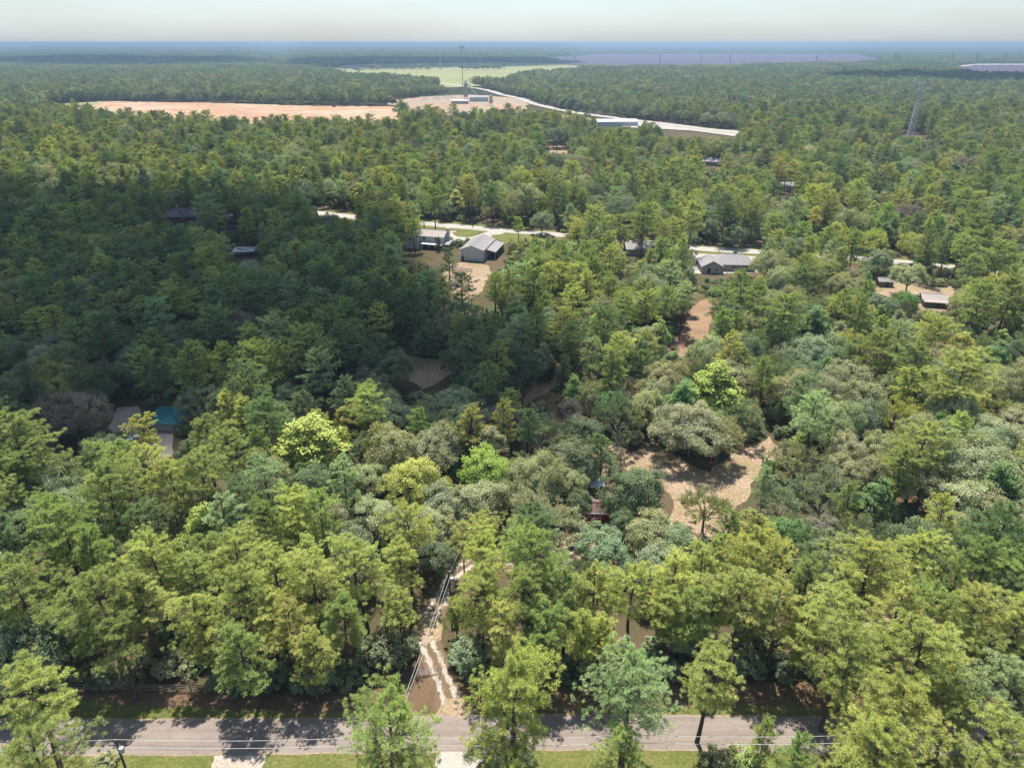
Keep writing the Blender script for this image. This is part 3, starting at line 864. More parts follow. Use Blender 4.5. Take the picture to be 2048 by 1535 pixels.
# kind tint x y width  (crown centre and crown width in the photograph)
LIST = '''
P y 62 1398 170;P g 88 1512 200;S o 205 1522 55;P g 778 1455 215;P u 1036 1388 218;O k 985 1502 110;S k 1052 1512 50;P b 1258 1368 195;P y 1415 1352 150
P g 1240 1505 120;P g 1532 1470 62;P g 1590 1508 85;S o 1432 1512 75;P y 1682 1308 175;P y 1822 1305 165;P y 1782 1428 215;P y 1750 1512 215;P g 1905 1418 110;P b 2005 1388 170;P y 1995 1492 180
S g 1500 1520 90;P g 30 1178 165;P g 122 1060 165;O k 62 1288 190;P g 205 1208 165;P y 305 1128 155;P y 285 1195 130;P y 398 1228 120;P y 500 1180 145;P y 562 1148 130;P g 495 1300 120
P y 640 1168 140;P y 720 1130 135;P y 790 1118 100;P g 680 1245 110;P y 590 1250 115;P y 800 1212 85;S k 750 1302 125;S k 662 1322 110;S k 560 1345 90;S k 812 1290 65;S p 350 1320 80;S k 430 1362 55;S k 620 1350 80
P y 960 1182 138;C g 912 1222 55;P g 1062 1190 130;P g 1130 1185 120;P y 1190 1182 115;P y 1262 1178 130;P y 1000 1250 110;P g 1092 1258 110;P y 1165 1262 100;S f 932 1300 85;S k 962 1335 80;S k 1012 1305 80;S k 1085 1318 70;S k 1150 1315 80;S k 1290 1320 80
P y 1352 1158 120;P y 1330 1212 105;P g 1402 1232 110;P y 1412 1140 110;P u 1512 1118 155;P y 1480 1202 145;P y 1562 1222 130;O f 1372 1262 110;P g 1622 1172 110;P y 1742 1132 155;P y 1680 1232 150;P y 1842 1112 135;P g 1960 1132 130;P g 2022 1152 120
P y 1792 1222 130;P g 1868 1222 130;P y 1950 1232 150;P y 2032 1242 130;P y 1602 1252 120;S k 1500 1312 90;S k 1562 1332 70;S k 1432 1300 75;S k 1862 1332 90;P g 1962 1312 110
P g 40 880 190;P g 15 945 100;O f 40 1000 120;O f 120 965 130;P g 225 985 150;P y 300 940 115;P g 410 952 120;P y 335 972 115;P g 455 905 108;P b 532 958 115;D n 535 1010 70;D n 377 1010 45;P b 440 1042 110;O n 372 1052 90;O Y 455 1130 80
G l 618 892 180;P b 680 948 90;O o 742 960 110;O Y 835 962 140;O p 872 893 135;O l 972 935 135;O o 955 1005 130;O p 660 1040 120;O p 752 1030 105;O p 850 1052 125;P g 598 1092 70;O k 872 1112 95;O o 300 1040 90
R p 1090 1030 165;R f 1060 932 110;O k 1142 912 115;O o 1135 962 85;O k 1272 980 135;O o 1252 1012 70;O o 1300 1060 115;O f 1208 1098 125;O f 1352 1082 100;V n 1412 1012 105;P g 1462 1050 62;D n 1332 1030 40;R r 1222 915 55;D n 1250 890 45
O p 1385 848 170;V o 1440 872 110;O o 1500 830 62;P b 1630 832 105;G l 1606 882 46;V o 1592 922 120;R f 1650 982 145;O o 1762 898 110;O n 1742 945 105;O o 1850 962 125;O p 1972 930 205;O p 1930 1002 130;O o 2002 1032 130;O o 1902 1052 110
P y 1842 888 110;P g 1702 1002 65;R f 1560 1002 105;P b 1532 960 52;V n 1690 1052 100;O r 1642 1062 90;O p 1982 868 120;P y 1930 752 175;O p 1912 818 130;V Y 1802 832 100;O o 1732 800 110;O p 1622 782 140;O o 1702 758 110
O f 1640 702 150;G e 1630 652 92;V Y 1702 618 100;P g 1572 622 92;O o 1582 598 90;G l 1428 772 135;O p 1422 702 112;O k 1502 702 115;G e 1345 732 62;R k 1240 825 125;V n 1185 782 70;R k 1195 722 92;C k 1125 750 66;R k 1040 722 112
P d 980 682 62;R k 915 710 92;R k 850 672 82;R k 902 622 105;O k 962 770 102;O f 915 808 102;O k 842 842 92;O f 770 822 112;R f 1088 850 105;O r 1000 845 110;O k 1162 862 100;O k 790 732 92;O k 745 692 82;P g 615 690 122;P d 682 682 82
O f 572 792 82;P d 530 832 112;P d 600 812 62;P y 482 782 72;R f 404 800 108;R f 522 742 112;O r 472 652 132;O k 350 682 145;R k 240 682 64;R k 186 662 72;O f 120 692 115;O Y 130 757 125;O k 202 762 95;O r 140 822 155;O k 212 902 98;O k 388 897 56;P u 288 868 74
O f 35 760 80;P d 242 582 72;R r 330 592 102;P d 430 612 92;P d 550 582 82;P d 602 602 92;P d 150 602 92;P d 70 592 82;P d 352 488 82;P d 700 600 90;P d 650 560 85;P d 760 590 80;
P k 899 514 36;O n 843 539 58;P d 929 572 58;P y 988 572 58;O o 1047 512 42;P g 1051 542 42;O r 1090 526 62;P l 1038 450 30;O f 1084 440 52;O f 1150 440 56;G l 1216 453 50;G e 1160 479 42;P y 1222 486 46;O p 1275 473 46
V p 1328 453 62;O k 1358 512 62;V f 1375 473 52;O n 1428 453 42;O k 1470 466 52;O o 1546 525 90;P g 1302 519 42;P y 1157 552 62;P g 1216 578 62;P y 1150 605 66;P y 1130 650 66;P g 1243 612 66;P y 1289 612 66;P g 1330 600 60;P b 1368 592 62;P g 1447 605 66;P g 1480 572 72
P k 1381 565 46;P g 1447 645 60;P g 1520 592 72;P y 1190 650 60;O o 840 560 60;O n 1650 540 90;P g 1710 490 80;O Y 1840 490 75;O p 1560 560 80;O o 1600 545 70;O o 1480 650 80;V Y 1745 480 70;O f 1760 520 60;O p 1820 550 75;O o 1690 575 80;P g 1920 495 60;P g 2000 510 80;P g 1960 600 110;P g 2020 590 110;O o 1940 540 60
O k 1160 1003 62;O o 1226 1006 62;O k 1245 1045 64;O k 1152 1048 52;O f 1170 940 70;S k 1225 1052 40
P g 240 1290 110;P g 150 1230 120;S k 210 1350 70;S k 130 1345 80;S k 265 1345 60;S o 300 1300 70;P y 1880 1300 120;S k 1810 1345 70;S k 1920 1350 70;P g 1700 1330 100;P g 1080 1300 90;P y 1200 1270 95;P y 1420 1195 110;P y 540 1225 110;P y 620 1300 100;P g 450 1290 90
S k 480 1372 50;S k 530 1362 55;S k 590 1360 55;S o 320 1335 50;S k 700 1345 70;S k 1130 1345 60;S k 1210 1340 60;S k 1340 1330 65;S k 1400 1335 55;S k 1640 1345 60;S k 1740 1355 70;S k 1990 1345 80
'''
random.seed(11)
TREES = []      # dict(x,y,d,h,kind,tint,word)

def add_tree(kind, tint, x, y, diam, h):
    TREES.append(dict(x=x, y=y, d=diam, h=h, kind=kind, t=tint))

for item in LIST.replace('\n', ';').split(';'):
    q = item.split()
    if len(q) != 5: continue
    k, t, px, py, w = q[0], q[1], float(q[2]), float(q[3]), float(q[4])
    h, diam = 14.0, 9.0
    for _ in range(5):
        zc = h * {'P': .70, 'S': .5, 'C': .55, 'D': .6}.get(k, .60)
        pnt = at(px, py, zc)
        _, _, dep = project(pnt.x, pnt.y, zc)
        diam = .94 * w * dep / F
        if k == 'P': h = min(23.0, max(5.5, 5.0 + diam * 1.45))
        elif k == 'S': h = max(1.8, min(6.5, diam * .72))
        elif k == 'C': h = max(6.0, min(14.0, diam * 2.3))
        elif k == 'D': h = max(6.0, min(12.0, diam * 1.6))
        elif k == 'G': h = max(6, min(17.0, 3 + diam * 1.05))
        else: h = max(5.5, min(14.5, 2.6 + diam * .78))
    add_tree(k, t, pnt.x, pnt.y, diam, h)
N_LISTED = len(TREES)

def in_poly(x, y, P):
    c = False
    n = len(P)
    j = n - 1
    for i in range(n):
        xi, yi = P[i]; xj, yj = P[j]
        if (yi > y) != (yj > y) and x < (xj - xi) * (y - yi) / (yj - yi + 1e-12) + xi:
            c = not c
        j = i
    return c
BBS = [(min(p[0] for p in P), min(p[1] for p in P), max(p[0] for p in P), max(p[1] for p in P)) for P in CLEAR]

def is_clear(x, y, marg=0.0):
    for P, b in zip(CLEAR, BBS):
        if b[0] - marg <= x <= b[2] + marg and b[1] - marg <= y <= b[3] + marg:
            if in_poly(x, y, P): return True
            if marg:
                for a in range(6):
                    if in_poly(x + marg * math.cos(a * 1.047), y + marg * math.sin(a * 1.047), P): return True
    return False

# parts of the photograph that must stay in sight (buildings, lawns): no wild tree may stand in front of them
KEEP = [(815, 448, 1000, 530), (850, 440, 1128, 470), (905, 525, 985, 600), (1255, 492, 1302, 516), (1385, 488, 1512, 550), (1752, 548, 1830, 578),
        (1845, 580, 1890, 618), (336, 418, 392, 446), (450, 432, 474, 462), (470, 490, 514, 515), (785, 690, 900, 775), (1352, 620, 1425, 712),
        (285, 812, 345, 862), (215, 815, 275, 860), (310, 865, 345, 925), (90, 885, 155, 960), (1160, 1015, 1235, 1070), (1176, 958, 1212, 990),
        (1250, 890, 1520, 1010), (1340, 1000, 1385, 1070), (820, 1130, 930, 1440), (150, 1380, 1000, 1535), (1000, 1400, 1660, 1535), (1095, 275, 1135, 302), (1410, 315, 1440, 335),
        (1806, 160, 1850, 272), (1195, 240, 1270, 252), (1330, 248, 1475, 272), (640, 405, 700, 425), (1700, 470, 1830, 530), (1560, 370, 1590, 385), (1045, 770, 1100, 800)]

def hides(x, y, d, h):
    for kx in (0,):
        u, v, f = project(x, y, h * .62)
        r = d / 2 * F / f * .85
        hh = h * .36 * F / f
        for a, b, c, e in KEEP:
            if u + r > a and u - r < c and v + hh > b and v - hh < e:
                # only things nearer than the kept place hide it
                if y < at((a + c) / 2, e, 0).y + 14: return True
    return False

GRID = {}
def gkey(x, y): return int(x // 8), int(y // 8)
for T in TREES: GRID.setdefault(gkey(T['x'], T['y']), []).append(T)

def crowded(x, y, d, k=.40):
    gx, gy = gkey(x, y)
    for i in range(gx - 2, gx + 3):
        for j in range(gy - 2, gy + 3):
            for T in GRID.get((i, j), ()):
                if math.hypot(T['x'] - x, T['y'] - y) < (T['d'] + d) * k: return True
    return False

def mixture(x, y):
    """which kind of tree grows here"""
    n = noise.noise(Vector((x / 70, y / 70, 4.2)))
    px, py, _ = project(x, y, 12)
    pine = 0.52 + .45 * n
    if px > 1250 and py > 560: pine -= .28
    if px < 1000 and 380 < py < 700: pine += .22
    if py < 420: pine -= .10
    if py > 1090: pine += .4
    return pine

def wild(x, y):
    pn = mixture(x, y)
    r = random.random()
    if random.random() < pn:
        d = random.uniform(6.5, 11.5)
        t = random.choices('gydbu', [4, 3, 3.2, 1, .3])[0]
        return 'P', t, d, min(23, max(9, 6.0 + d * 1.3 + random.uniform(-2, 3)))
    if r < .60:
        d = random.uniform(8, 15.5)
        if y > 330: d *= 1.22
        return 'O', random.choices('okpnfrYe', [4, 3, 2.2, 1.2, 3, .8, .35, 1])[0], d, 3.5 + d * .72 + random.uniform(-.5, 2.5)
    if r < .74:
        d = random.uniform(6, 11)
        return 'R', random.choices('fkpor', [3, 3, 1, 1.5, .7])[0], d, 3.5 + d * .9
    if r < .86:
        d = random.uniform(5.5, 10)
        return 'G', random.choices('legYo', [1.6, 3, 2.4, .4, 1])[0], d, 4 + d * 1.1
    if r < .95:
        d = random.uniform(6, 11)
        return 'V', random.choices('onYf', [3, 2, .8, 2])[0], d, 3.5 + d * .85
    d = random.uniform(2.6, 4)
    return 'C', random.choices('keg', [3, 2, 1])[0], d, d * 2.5

random.seed(23)
y = 62.0
cands = []
for _ in range(110000):
    # uniform in the visible wedge out to 900 m
    yy = math.sqrt(random.uniform(62 ** 2, 930 ** 2))
    if yy < 150 and random.random() < .0: continue
    half = yy * .80 + 40
    cands.append((random.uniform(-half, half), yy))
cands.sort(key=lambda c: c[1] + random.uniform(-20, 20))
ROAD_FAR_Y = at(700, 1372).y
WILD = []
for (x, yy) in cands:
    px, py, _ = project(x, yy, 0)
    if yy < ROAD_FAR_Y + 2: continue
    k, t, d, h = wild(x, yy)
    if yy > 300:
        g = noise.noise(Vector((x / 55, yy / 55, 31)))
        q = 1.12 + .45 * g + random.uniform(-.15, .2)
        q = max(.7, min(1.75, q)) * min(1.15, .9 + (yy - 300) / 1500)
        d *= q; h = min(26, h * (.6 + .42 * q) * random.uniform(.9, 1.12))
        if noise.noise(Vector((x / 90, yy / 130, 77))) > .40 and random.random() < .75: continue
    if crowded(x, yy, d, .29 if yy < 330 else .32): continue
    if is_clear(x, yy, 2.0 if yy < 500 else 0.5): continue
    if yy < 1000 and hides(x, yy, d, h): continue
    T = dict(x=x, y=yy, d=d, h=h, kind=k, t=t)
    GRID.setdefault(gkey(x, yy), []).append(T)
    WILD.append(T)

# who is large in the picture and inside the frame: those become trees of their own
def size_px(T):
    u, v, f = project(T['x'], T['y'], T['h'] * .6)
    r = T['d'] / 2 * F / f
    if u < -r * .7 or u > 2048 + r * .7 or v > 1535 + T['h'] * .45 * F / f: return -1
    return r
for T in TREES: T['s'] = 1e6 + size_px(T)
for T in WILD: T['s'] = size_px(T)
ALL = TREES + WILD
PIN = sorted([T for T in ALL if T['kind'] == 'P'], key=lambda T: -T['s'])
BRD = sorted([T for T in ALL if T['kind'] in 'ORGVC'], key=lambda T: -T['s'])
OTH = [T for T in ALL if T['kind'] in 'SD']
THINGS = [T for T in PIN[:290] if T['s'] > 0] + [T for T in BRD[:290] if T['s'] > 0] + OTH
tid = set(id(T) for T in THINGS)
REST = [T for T in ALL if id(T) not in tid]

# ------------------------------------------------------------------ labels that single trees out
LANDMARKS = [('the metal workshop', 955, 500), ('the two-storey house', 855, 472), ('the teal-roofed shed', 322, 835), ('the red barn', 1195, 1040),
             ('the tiny white-roofed shed', 1192, 974), ('the sandy clearing', 1390, 960), ('the sandy driveway', 868, 1290), ('the grassy clearing', 840, 735),
             ('the lattice cell tower', 1815, 290), ('the large grey-roofed house', 1450, 528), ('the purple-grey roof', 365, 432), ('the small tan cabin', 1864, 600),
             ('the yard lamp pole', 924, 1130), ('the transformer pole', 235, 1500), ('the three-rail fence', 235, 1372), ('the red dirt track', 118, 930),
             ('the bare pale tree', 535, 1030), ('the brown clearing', 1390, 670), ('the white shelter roof', 492, 502), ('the dark-roofed bungalow', 1278, 503),
             ('the woodland path', 1075, 785), ('the brown right verge', 1580, 1400), ('the right-hand sandy ground', 1960, 1095), ('the workshop yard', 930, 585)]
ORD = ['nearest', 'second nearest', 'third nearest', 'fourth nearest', 'fifth nearest', 'sixth nearest', 'seventh nearest', 'eighth nearest', 'ninth nearest', 'tenth nearest'] + ['%dth nearest' % i for i in range(11, 60)]
KNAME = {'P': ('pine_tree', 'pine', 'pines of the wood'), 'O': ('oak_tree', 'spreading oak', 'broadleaf trees of the wood'), 'R': ('broadleaf_tree', 'round tree', 'broadleaf trees of the wood'),
         'G': ('gum_tree', 'upright tree', 'broadleaf trees of the wood'), 'V': ('open_crowned_tree', 'open-crowned tree', 'broadleaf trees of the wood'),
         'C': ('columnar_tree', 'columnar tree', 'broadleaf trees of the wood'), 'S': ('shrub', 'shrub', 'shrubs at the edge of the wood'), 'D': ('bare_tree', 'bare tree', 'bare trees')}
buckets = {}
for T in THINGS:
    u, v, f = project(T['x'], T['y'], T['h'] * .6)
    best = None
    for nme, lx, ly in LANDMARKS:
        dd = math.hypot(u - lx, (v - ly) * 1.3)
        if best is None or dd < best[0]: best = (dd, nme, u - lx, v - ly)
    dd, nme, dx, dy = best
    rel = ('right of' if dx > 0 else 'left of') if abs(dx) > abs(dy) * 1.1 else ('in front of' if dy > 0 else 'beyond')
    size = 'small ' if (T['kind'] != 'S' and T['d'] < 6.2) else ('broad ' if T['d'] > 9.3 else '')
    colour = TWORD[T['t']] + ' ' if T['kind'] != 'D' else 'pale grey leafless '
    kind = KNAME[T['kind']][1] if T['kind'] != 'D' else 'tree'
    T['desc'] = (size + colour + kind, rel, nme)
    buckets.setdefault(T['desc'], []).append((dd, id(T), T))
for (desc, rel, nme), L in buckets.items():
    L.sort(key=lambda q: q[0])
    for i, (dd, _, T) in enumerate(L):
        T['label'] = '%s %s %s' % (desc, rel, nme) if len(L) == 1 else '%s %s %s %s' % (desc, ORD[i], rel, nme)

# ------------------------------------------------------------------ place the trees
FK = 2.0
def jit(t, a=.10, f=1.0):  # f darkens the tint of distant trees, standing in for self-shadow
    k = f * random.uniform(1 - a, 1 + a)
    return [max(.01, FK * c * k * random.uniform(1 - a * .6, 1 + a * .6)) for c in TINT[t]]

random.seed(31)
ki = {}
for T in THINGS:
    k = T['kind']
    nm, _, grp = KNAME[k]
    root = empty(nm, (T['x'], T['y'], 0), random.uniform(0, 6.28), T['label'], 'shrub' if k == 'S' else 'tree', grp)
    if k == 'D':
        me = random.choice(DEAD)
        s = T['h'] / 9.0
        o = bpy.data.objects.new('trunk', me); COL.objects.link(o); o.parent = root
        o.scale = (s, s, s)
        continue
    pool = PINES if k == 'P' else OAKS[{'O': 'oak', 'R': 'round', 'G': 'gum', 'V': 'open', 'C': 'cedar', 'S': 'bush'}[k]]
    ki[k] = ki.get(k, random.randrange(9)) + 1
    near = sorted(pool, key=lambda p: abs(math.log(T['d'] / p['diam'])) + random.uniform(0, .22))
    pr = near[0]
    sxy, sz = T['d'] / pr['diam'], T['h'] / pr['h']
    tr = bpy.data.objects.new('trunk', pr['trunk']); COL.objects.link(tr); tr.parent = root
    ts = min(sxy, sz * 1.1)
    cr = bpy.data.objects.new('crown', pr['crown']); COL.objects.link(cr); cr.parent = root
    cr.scale = (sxy, sxy * random.uniform(.9, 1.1), sz)
    tr.scale = cr.scale
    cr['tint'] = jit(T['t'])

# ------------------------------------------------------------------ woods beyond: one object each, instanced trees
def lib(name, meshes):
    c = bpy.data.collections.new(name)
    for i, me in enumerate(meshes):
        o = bpy.data.objects.new('%s_%02d' % (name, i), me)
        c.objects.link(o)
    return c

def merged(pr, mat, bark, name):
    Vw, Tw = pr['wood'].arrays()
    Vf, Tf, L = pr['fol'].arrays()
    V = np.concatenate([Vw, Vf]); T = np.concatenate([Tw, Tf + len(Vw)])
    return np_mesh(name, V, T, mats=[bark, mat], leaf=np.concatenate([np.zeros(len(Tw)), L]), midx=np.concatenate([np.zeros(len(Tw)), np.ones(len(Tf))]))

def scatter(name, pts, coll, kind='stuff', label=None):
    """pts: list of (x,y,z, rot, sx,sz, idx, (r,g,b))"""
    me = bpy.data.meshes.new(name)
    n = len(pts)
    me.vertices.add(n)
    me.vertices.foreach_set('co', np.array([p[0:3] for p in pts], np.float32).ravel())
    def attr(nm, typ, vals, key='value'):
        a = me.attributes.new(nm, typ, 'POINT')
        a.data.foreach_set(key, np.asarray(vals).ravel())
    attr('rot', 'FLOAT_VECTOR', np.array([(0, 0, p[3]) for p in pts], np.float32), 'vector')
    attr('scl', 'FLOAT_VECTOR', np.array([(p[4], p[4], p[5]) for p in pts], np.float32), 'vector')
    attr('idx', 'INT', np.array([p[6] for p in pts], np.int32))
    attr('tint', 'FLOAT_VECTOR', np.array([p[7] for p in pts], np.float32), 'vector')
    o = bpy.data.objects.new(name, me)
    COL.objects.link(o)
    o['kind'] = kind
    if label: o['label'] = label
    ng = bpy.data.node_groups.new(name + '_nodes', 'GeometryNodeTree')
    ng.interface.new_socket('Geometry', in_out='INPUT', socket_type='NodeSocketGeometry')
    ng.interface.new_socket('Geometry', in_out='OUTPUT', socket_type='NodeSocketGeometry')
    gi, go = ng.nodes.new('NodeGroupInput'), ng.nodes.new('NodeGroupOutput')
    ci = ng.nodes.new('GeometryNodeCollectionInfo')
    ci.inputs['Collection'].default_value = coll
    ci.inputs['Separate Children'].default_value = True
    ci.inputs['Reset Children'].default_value = True
    ip = ng.nodes.new('GeometryNodeInstanceOnPoints')
    ip.inputs['Pick Instance'].default_value = True
    def na(nm, typ):
        q = ng.nodes.new('GeometryNodeInputNamedAttribute')
        q.data_type = typ
        q.inputs['Name'].default_value = nm
        return q.outputs['Attribute']
    er = ng.nodes.new('FunctionNodeEulerToRotation')
    ng.links.new(na('rot', 'FLOAT_VECTOR'), er.inputs[0])
    ng.links.new(gi.outputs[0], ip.inputs['Points'])
    ng.links.new(ci.outputs[0], ip.inputs['Instance'])
    ng.links.new(na('idx', 'INT'), ip.inputs['Instance Index'])
    ng.links.new(er.outputs[0], ip.inputs['Rotation'])
    ng.links.new(na('scl', 'FLOAT_VECTOR'), ip.inputs['Scale'])
    ng.links.new(ip.outputs[0], go.inputs[0])
    md = o.modifiers.new('scatter', 'NODES')
    md.node_group = ng
    return o

pine_lib = lib('lib_pine', [merged(p, M['needles'], M['bark'], 'wood_pine%d' % i) for i, p in enumerate(PINES)])
brd_protos = [(k, p) for k in ('oak', 'round', 'gum', 'open', 'cedar') for p in OAKS[k]]
brd_lib = lib('lib_broadleaf', [merged(p, M['leaves'], M['grey_bark'], 'wood_brd%d' % i) for i, (k, p) in enumerate(brd_protos)])
bidx = {}
for i, (k, p) in enumerate(brd_protos): bidx.setdefault(k, []).append(i)
random.seed(41)
pp, bp = [], []
for T in REST:  # tint darkens with distance, shade among far crowns put into leaf colour
    if T['kind'] == 'P':
        i = min(range(len(PINES)), key=lambda q: abs(math.log(T['d'] / PINES[q]['diam'])) + random.uniform(0, .3)); pr = PINES[i]
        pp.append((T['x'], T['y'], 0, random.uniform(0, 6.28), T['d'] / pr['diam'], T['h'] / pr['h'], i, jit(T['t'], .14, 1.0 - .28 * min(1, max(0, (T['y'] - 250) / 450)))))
    elif T['kind'] in 'ORGVC':
        i = min(bidx[{'O': 'oak', 'R': 'round', 'G': 'gum', 'V': 'open', 'C': 'cedar'}[T['kind']]], key=lambda q: abs(math.log(T['d'] / brd_protos[q][1]['diam'])) + random.uniform(0, .3)); pr = brd_protos[i][1]
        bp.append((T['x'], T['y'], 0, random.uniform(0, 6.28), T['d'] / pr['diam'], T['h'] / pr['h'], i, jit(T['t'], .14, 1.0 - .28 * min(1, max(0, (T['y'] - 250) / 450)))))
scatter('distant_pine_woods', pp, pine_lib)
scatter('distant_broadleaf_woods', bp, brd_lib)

# undergrowth between the trunks
bush_lib = lib('lib_bush', [merged(p, M['leaves'], M['grey_bark'], 'under_bush%d' % i) for i, p in enumerate(OAKS['bush'])])
up = []
random.seed(43)
for _ in range(22000):
    yy = math.sqrt(random.uniform(72 ** 2, 640 ** 2))
    x = random.uniform(-1, 1) * (yy * .78 + 30)
    if yy < ROAD_FAR_Y + 3: continue
    if noise.noise(Vector((x / 25, yy / 25, 8))) < -.22 or is_clear(x, yy, .8): continue
    d = random.uniform(1.8, 5.2)
    if hides(x, yy, d, d * .7): continue
    i = random.randrange(3)
    up.append((x, yy, 0, random.uniform(0, 6.28), d / OAKS['bush'][i]['diam'], d * random.uniform(.5, .9) / OAKS['bush'][i]['h'], i, jit(random.choice('kkefod'))))
scatter('undergrowth', up, bush_lib)

# simpler trees, tint darkened in place of missing self-shadow, from 900 m to 2.4 km
LOD = []
for i in range(4):
    w, f = gen_pine(1100 + i, 20, 4.4, .40, 26, 6, 64, .80, .11, lod=.18)
    LOD.append(f)
for i in range(4):
    w, f = gen_oak(1200 + i, 5, 10.0, .12, 70, 100, (.8, 1.5), .36, lod=.14)
    LOD.append(f)
def fol_mesh(f, name, mat):
    V, T, L = f.arrays()
    return np_mesh(name, V, T, mats=[mat], leaf=L)
lod_lib = lib('lib_lod', [fol_mesh(f, 'lod%d' % i, M['needles'] if i < 4 else M['leaves']) for i, f in enumerate(LOD)])
lp = []
random.seed(47)
cell = 8.6
yy = 925.0
while yy < 2400:
    half = yy * .80 + 60
    n = int(2 * half / cell)
    for k in range(n):
        x = -half + (k + random.random()) * cell
        y2 = yy + random.uniform(0, cell)
        if is_clear(x, y2, 0): continue
        nz = noise.noise(Vector((x / 160, y2 / 160, 5)))
        if noise.noise(Vector((x / 420, y2 / 300, 15))) > .42 and random.random() < .8: continue
        gz = noise.noise(Vector((x / 75, y2 / 75, 33)))
        if random.random() < .12 + .3 * max(0, -gz): continue
        sz_ = max(.65, 1.08 + .6 * gz + random.uniform(-.12, .3))
        if random.random() < .62 + .5 * nz:
            d = random.uniform(7, 11) * sz_; h = random.uniform(13, 18) * (.55 + .45 * sz_)
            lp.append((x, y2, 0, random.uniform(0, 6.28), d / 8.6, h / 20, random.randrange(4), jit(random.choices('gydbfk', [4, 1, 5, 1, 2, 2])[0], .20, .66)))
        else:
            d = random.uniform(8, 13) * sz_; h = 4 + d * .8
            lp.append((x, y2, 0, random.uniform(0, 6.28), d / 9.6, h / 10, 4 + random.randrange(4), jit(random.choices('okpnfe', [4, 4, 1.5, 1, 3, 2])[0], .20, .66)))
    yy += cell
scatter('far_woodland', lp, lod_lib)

# blocks of canopy, self-shadow put in as a darker tint, from 2.4 km to 11 km, each 80 m square
def gen_block(seed, S=80.0):
    rng = np.random.default_rng(seed)
    buf = TreeBuf()
    for k in range(70):
        cx, cy = rng.uniform(-S / 2, S / 2, 2)
        r = rng.uniform(3.6, 6); h = rng.uniform(11, 19)
        n = 46
        D = unit(n, rng); D[:, 2] = np.abs(D[:, 2]) * 1.0 - .25
        P = np.array([cx, cy, h * .62]) + D * np.array([r, r, h * .40]) * rng.uniform(.8, 1.05, n)[:, None]
        tone = rng.uniform(-.25, .25)
        leaf_quads(buf, P, rng.uniform(1.5, 2.6, n), rng, np.clip(.5 + tone + rng.normal(0, .12, n), 0, 1), up=.5)
    return buf
blk_lib = lib('lib_block', [fol_mesh(gen_block(1300 + i), 'canopy_block%d' % i, M['leaves']) for i in range(5)])
kp = []
random.seed(53)
yy = 2400.0
while yy < 11000:
    st = 66.0 * (1 if yy < 5000 else 1.25)
    half = yy * .80 + 150
    n = int(2 * half / st)
    for k in range(n):
        x = -half + (k + random.random() * .8) * st
        y2 = yy + random.uniform(0, st)
        if is_clear(x, y2, 30): continue
        nz = noise.noise(Vector((x / 900, y2 / 1400, 25)))
        if nz > .50: continue
        t = random.choices('gdkof', [3, 4, 3, 2, 2])[0]
        z = 0 if y2 < 8000 else (y2 - 8000) / 24000 * 55 * .8
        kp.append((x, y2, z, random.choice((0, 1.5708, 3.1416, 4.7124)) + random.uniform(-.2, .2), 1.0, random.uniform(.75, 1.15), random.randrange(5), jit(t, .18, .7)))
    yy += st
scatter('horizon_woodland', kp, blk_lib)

# ------------------------------------------------------------------ buildings
def add_window(parent, x, y, z, w, h, nx, ny, name='window'):
    """window on a wall face whose outward normal is (nx, ny), local coordinates"""
    rz = math.atan2(ny, nx)
    ox, oy = nx * .05, ny * .05
    fr = MB()
    ux, uy = -ny, nx
    for s in (-1, 1):
        fr.box((x + ox + ux * s * w / 2, y + oy + uy * s * w / 2, z), (.1, .09, h + .12), rz)
        fr.box((x + ox, y + oy, z + s * h / 2), (.1, w - .1, .09), rz)
    fr.box((x + ox * 1.2, y + oy * 1.2, z), (.05, w - .1, .06), rz)
    f = fr.build(name, M['white_paint'], parent)
    MB().box((x + ox * .5, y + oy * .5, z), (.03, w, h), rz).build('pane', M['glass'], f)
    return f

def gable_building(name, label, cat, loc, rz, L, W, eave, ridge, wall, roof, over=.5, group=None, hip=0.0):
    """ridge along local x; returns root and roof"""
    root = empty(name, loc, rz, label, cat, group)
    hl, hw = L / 2, W / 2
    m = MB()
    V = []
    for x in (-hl, hl):
        V += [(x, -hw, -.3), (x, hw, -.3), (x, hw, eave), (x, 0, ridge if not hip else eave), (x, -hw, eave)]
    fs = [(4, 3, 2, 1, 0), (5, 6, 7, 8, 9), (0, 1, 6, 5), (1, 2, 7, 6), (4, 0, 5, 9)]
    m.add(V, fs).build('wall', wall, root)
    r = MB()
    th = .16
    k = (ridge - eave) / hw
    ye, ze = hw + over, eave - k * over
    up = .10
    a = hl + over
    b = a - hip
    r.slab([(-a, -ye, ze + up), (a, -ye, ze + up), (b, 0, ridge + up), (-b, 0, ridge + up)], th)
    r.slab([(a, ye, ze + up), (-a, ye, ze + up), (-b, 0, ridge + up), (b, 0, ridge + up)], th)
    if hip:
        r.add([(a, -ye, ze + up), (a, ye, ze + up), (b, 0, ridge + up)], [(0, 1, 2)])
        r.add([(-a, ye, ze + up), (-a, -ye, ze + up), (-b, 0, ridge + up)], [(0, 1, 2)])
    ro = r.build('roof', roof, root)
    MB().box((0, 0, ridge + up + .03), (2 * b, .35, .08)).build('ridge_cap', roof, ro)
    tr = MB()
    if not hip:
        for s in (-1, 1):
            for t in (-1, 1):
                tr.bar((s * (a + .03), t * ye, ze + up - .12), (s * (a + .03), 0, ridge + up - .12), .09, 4)
    for t in (-1, 1):
        tr.box((0, t * (ye + .04), ze + up - .12), (2 * a, .06, .2))
    tr.build('fascia', M['white_paint'], root)
    return root, ro

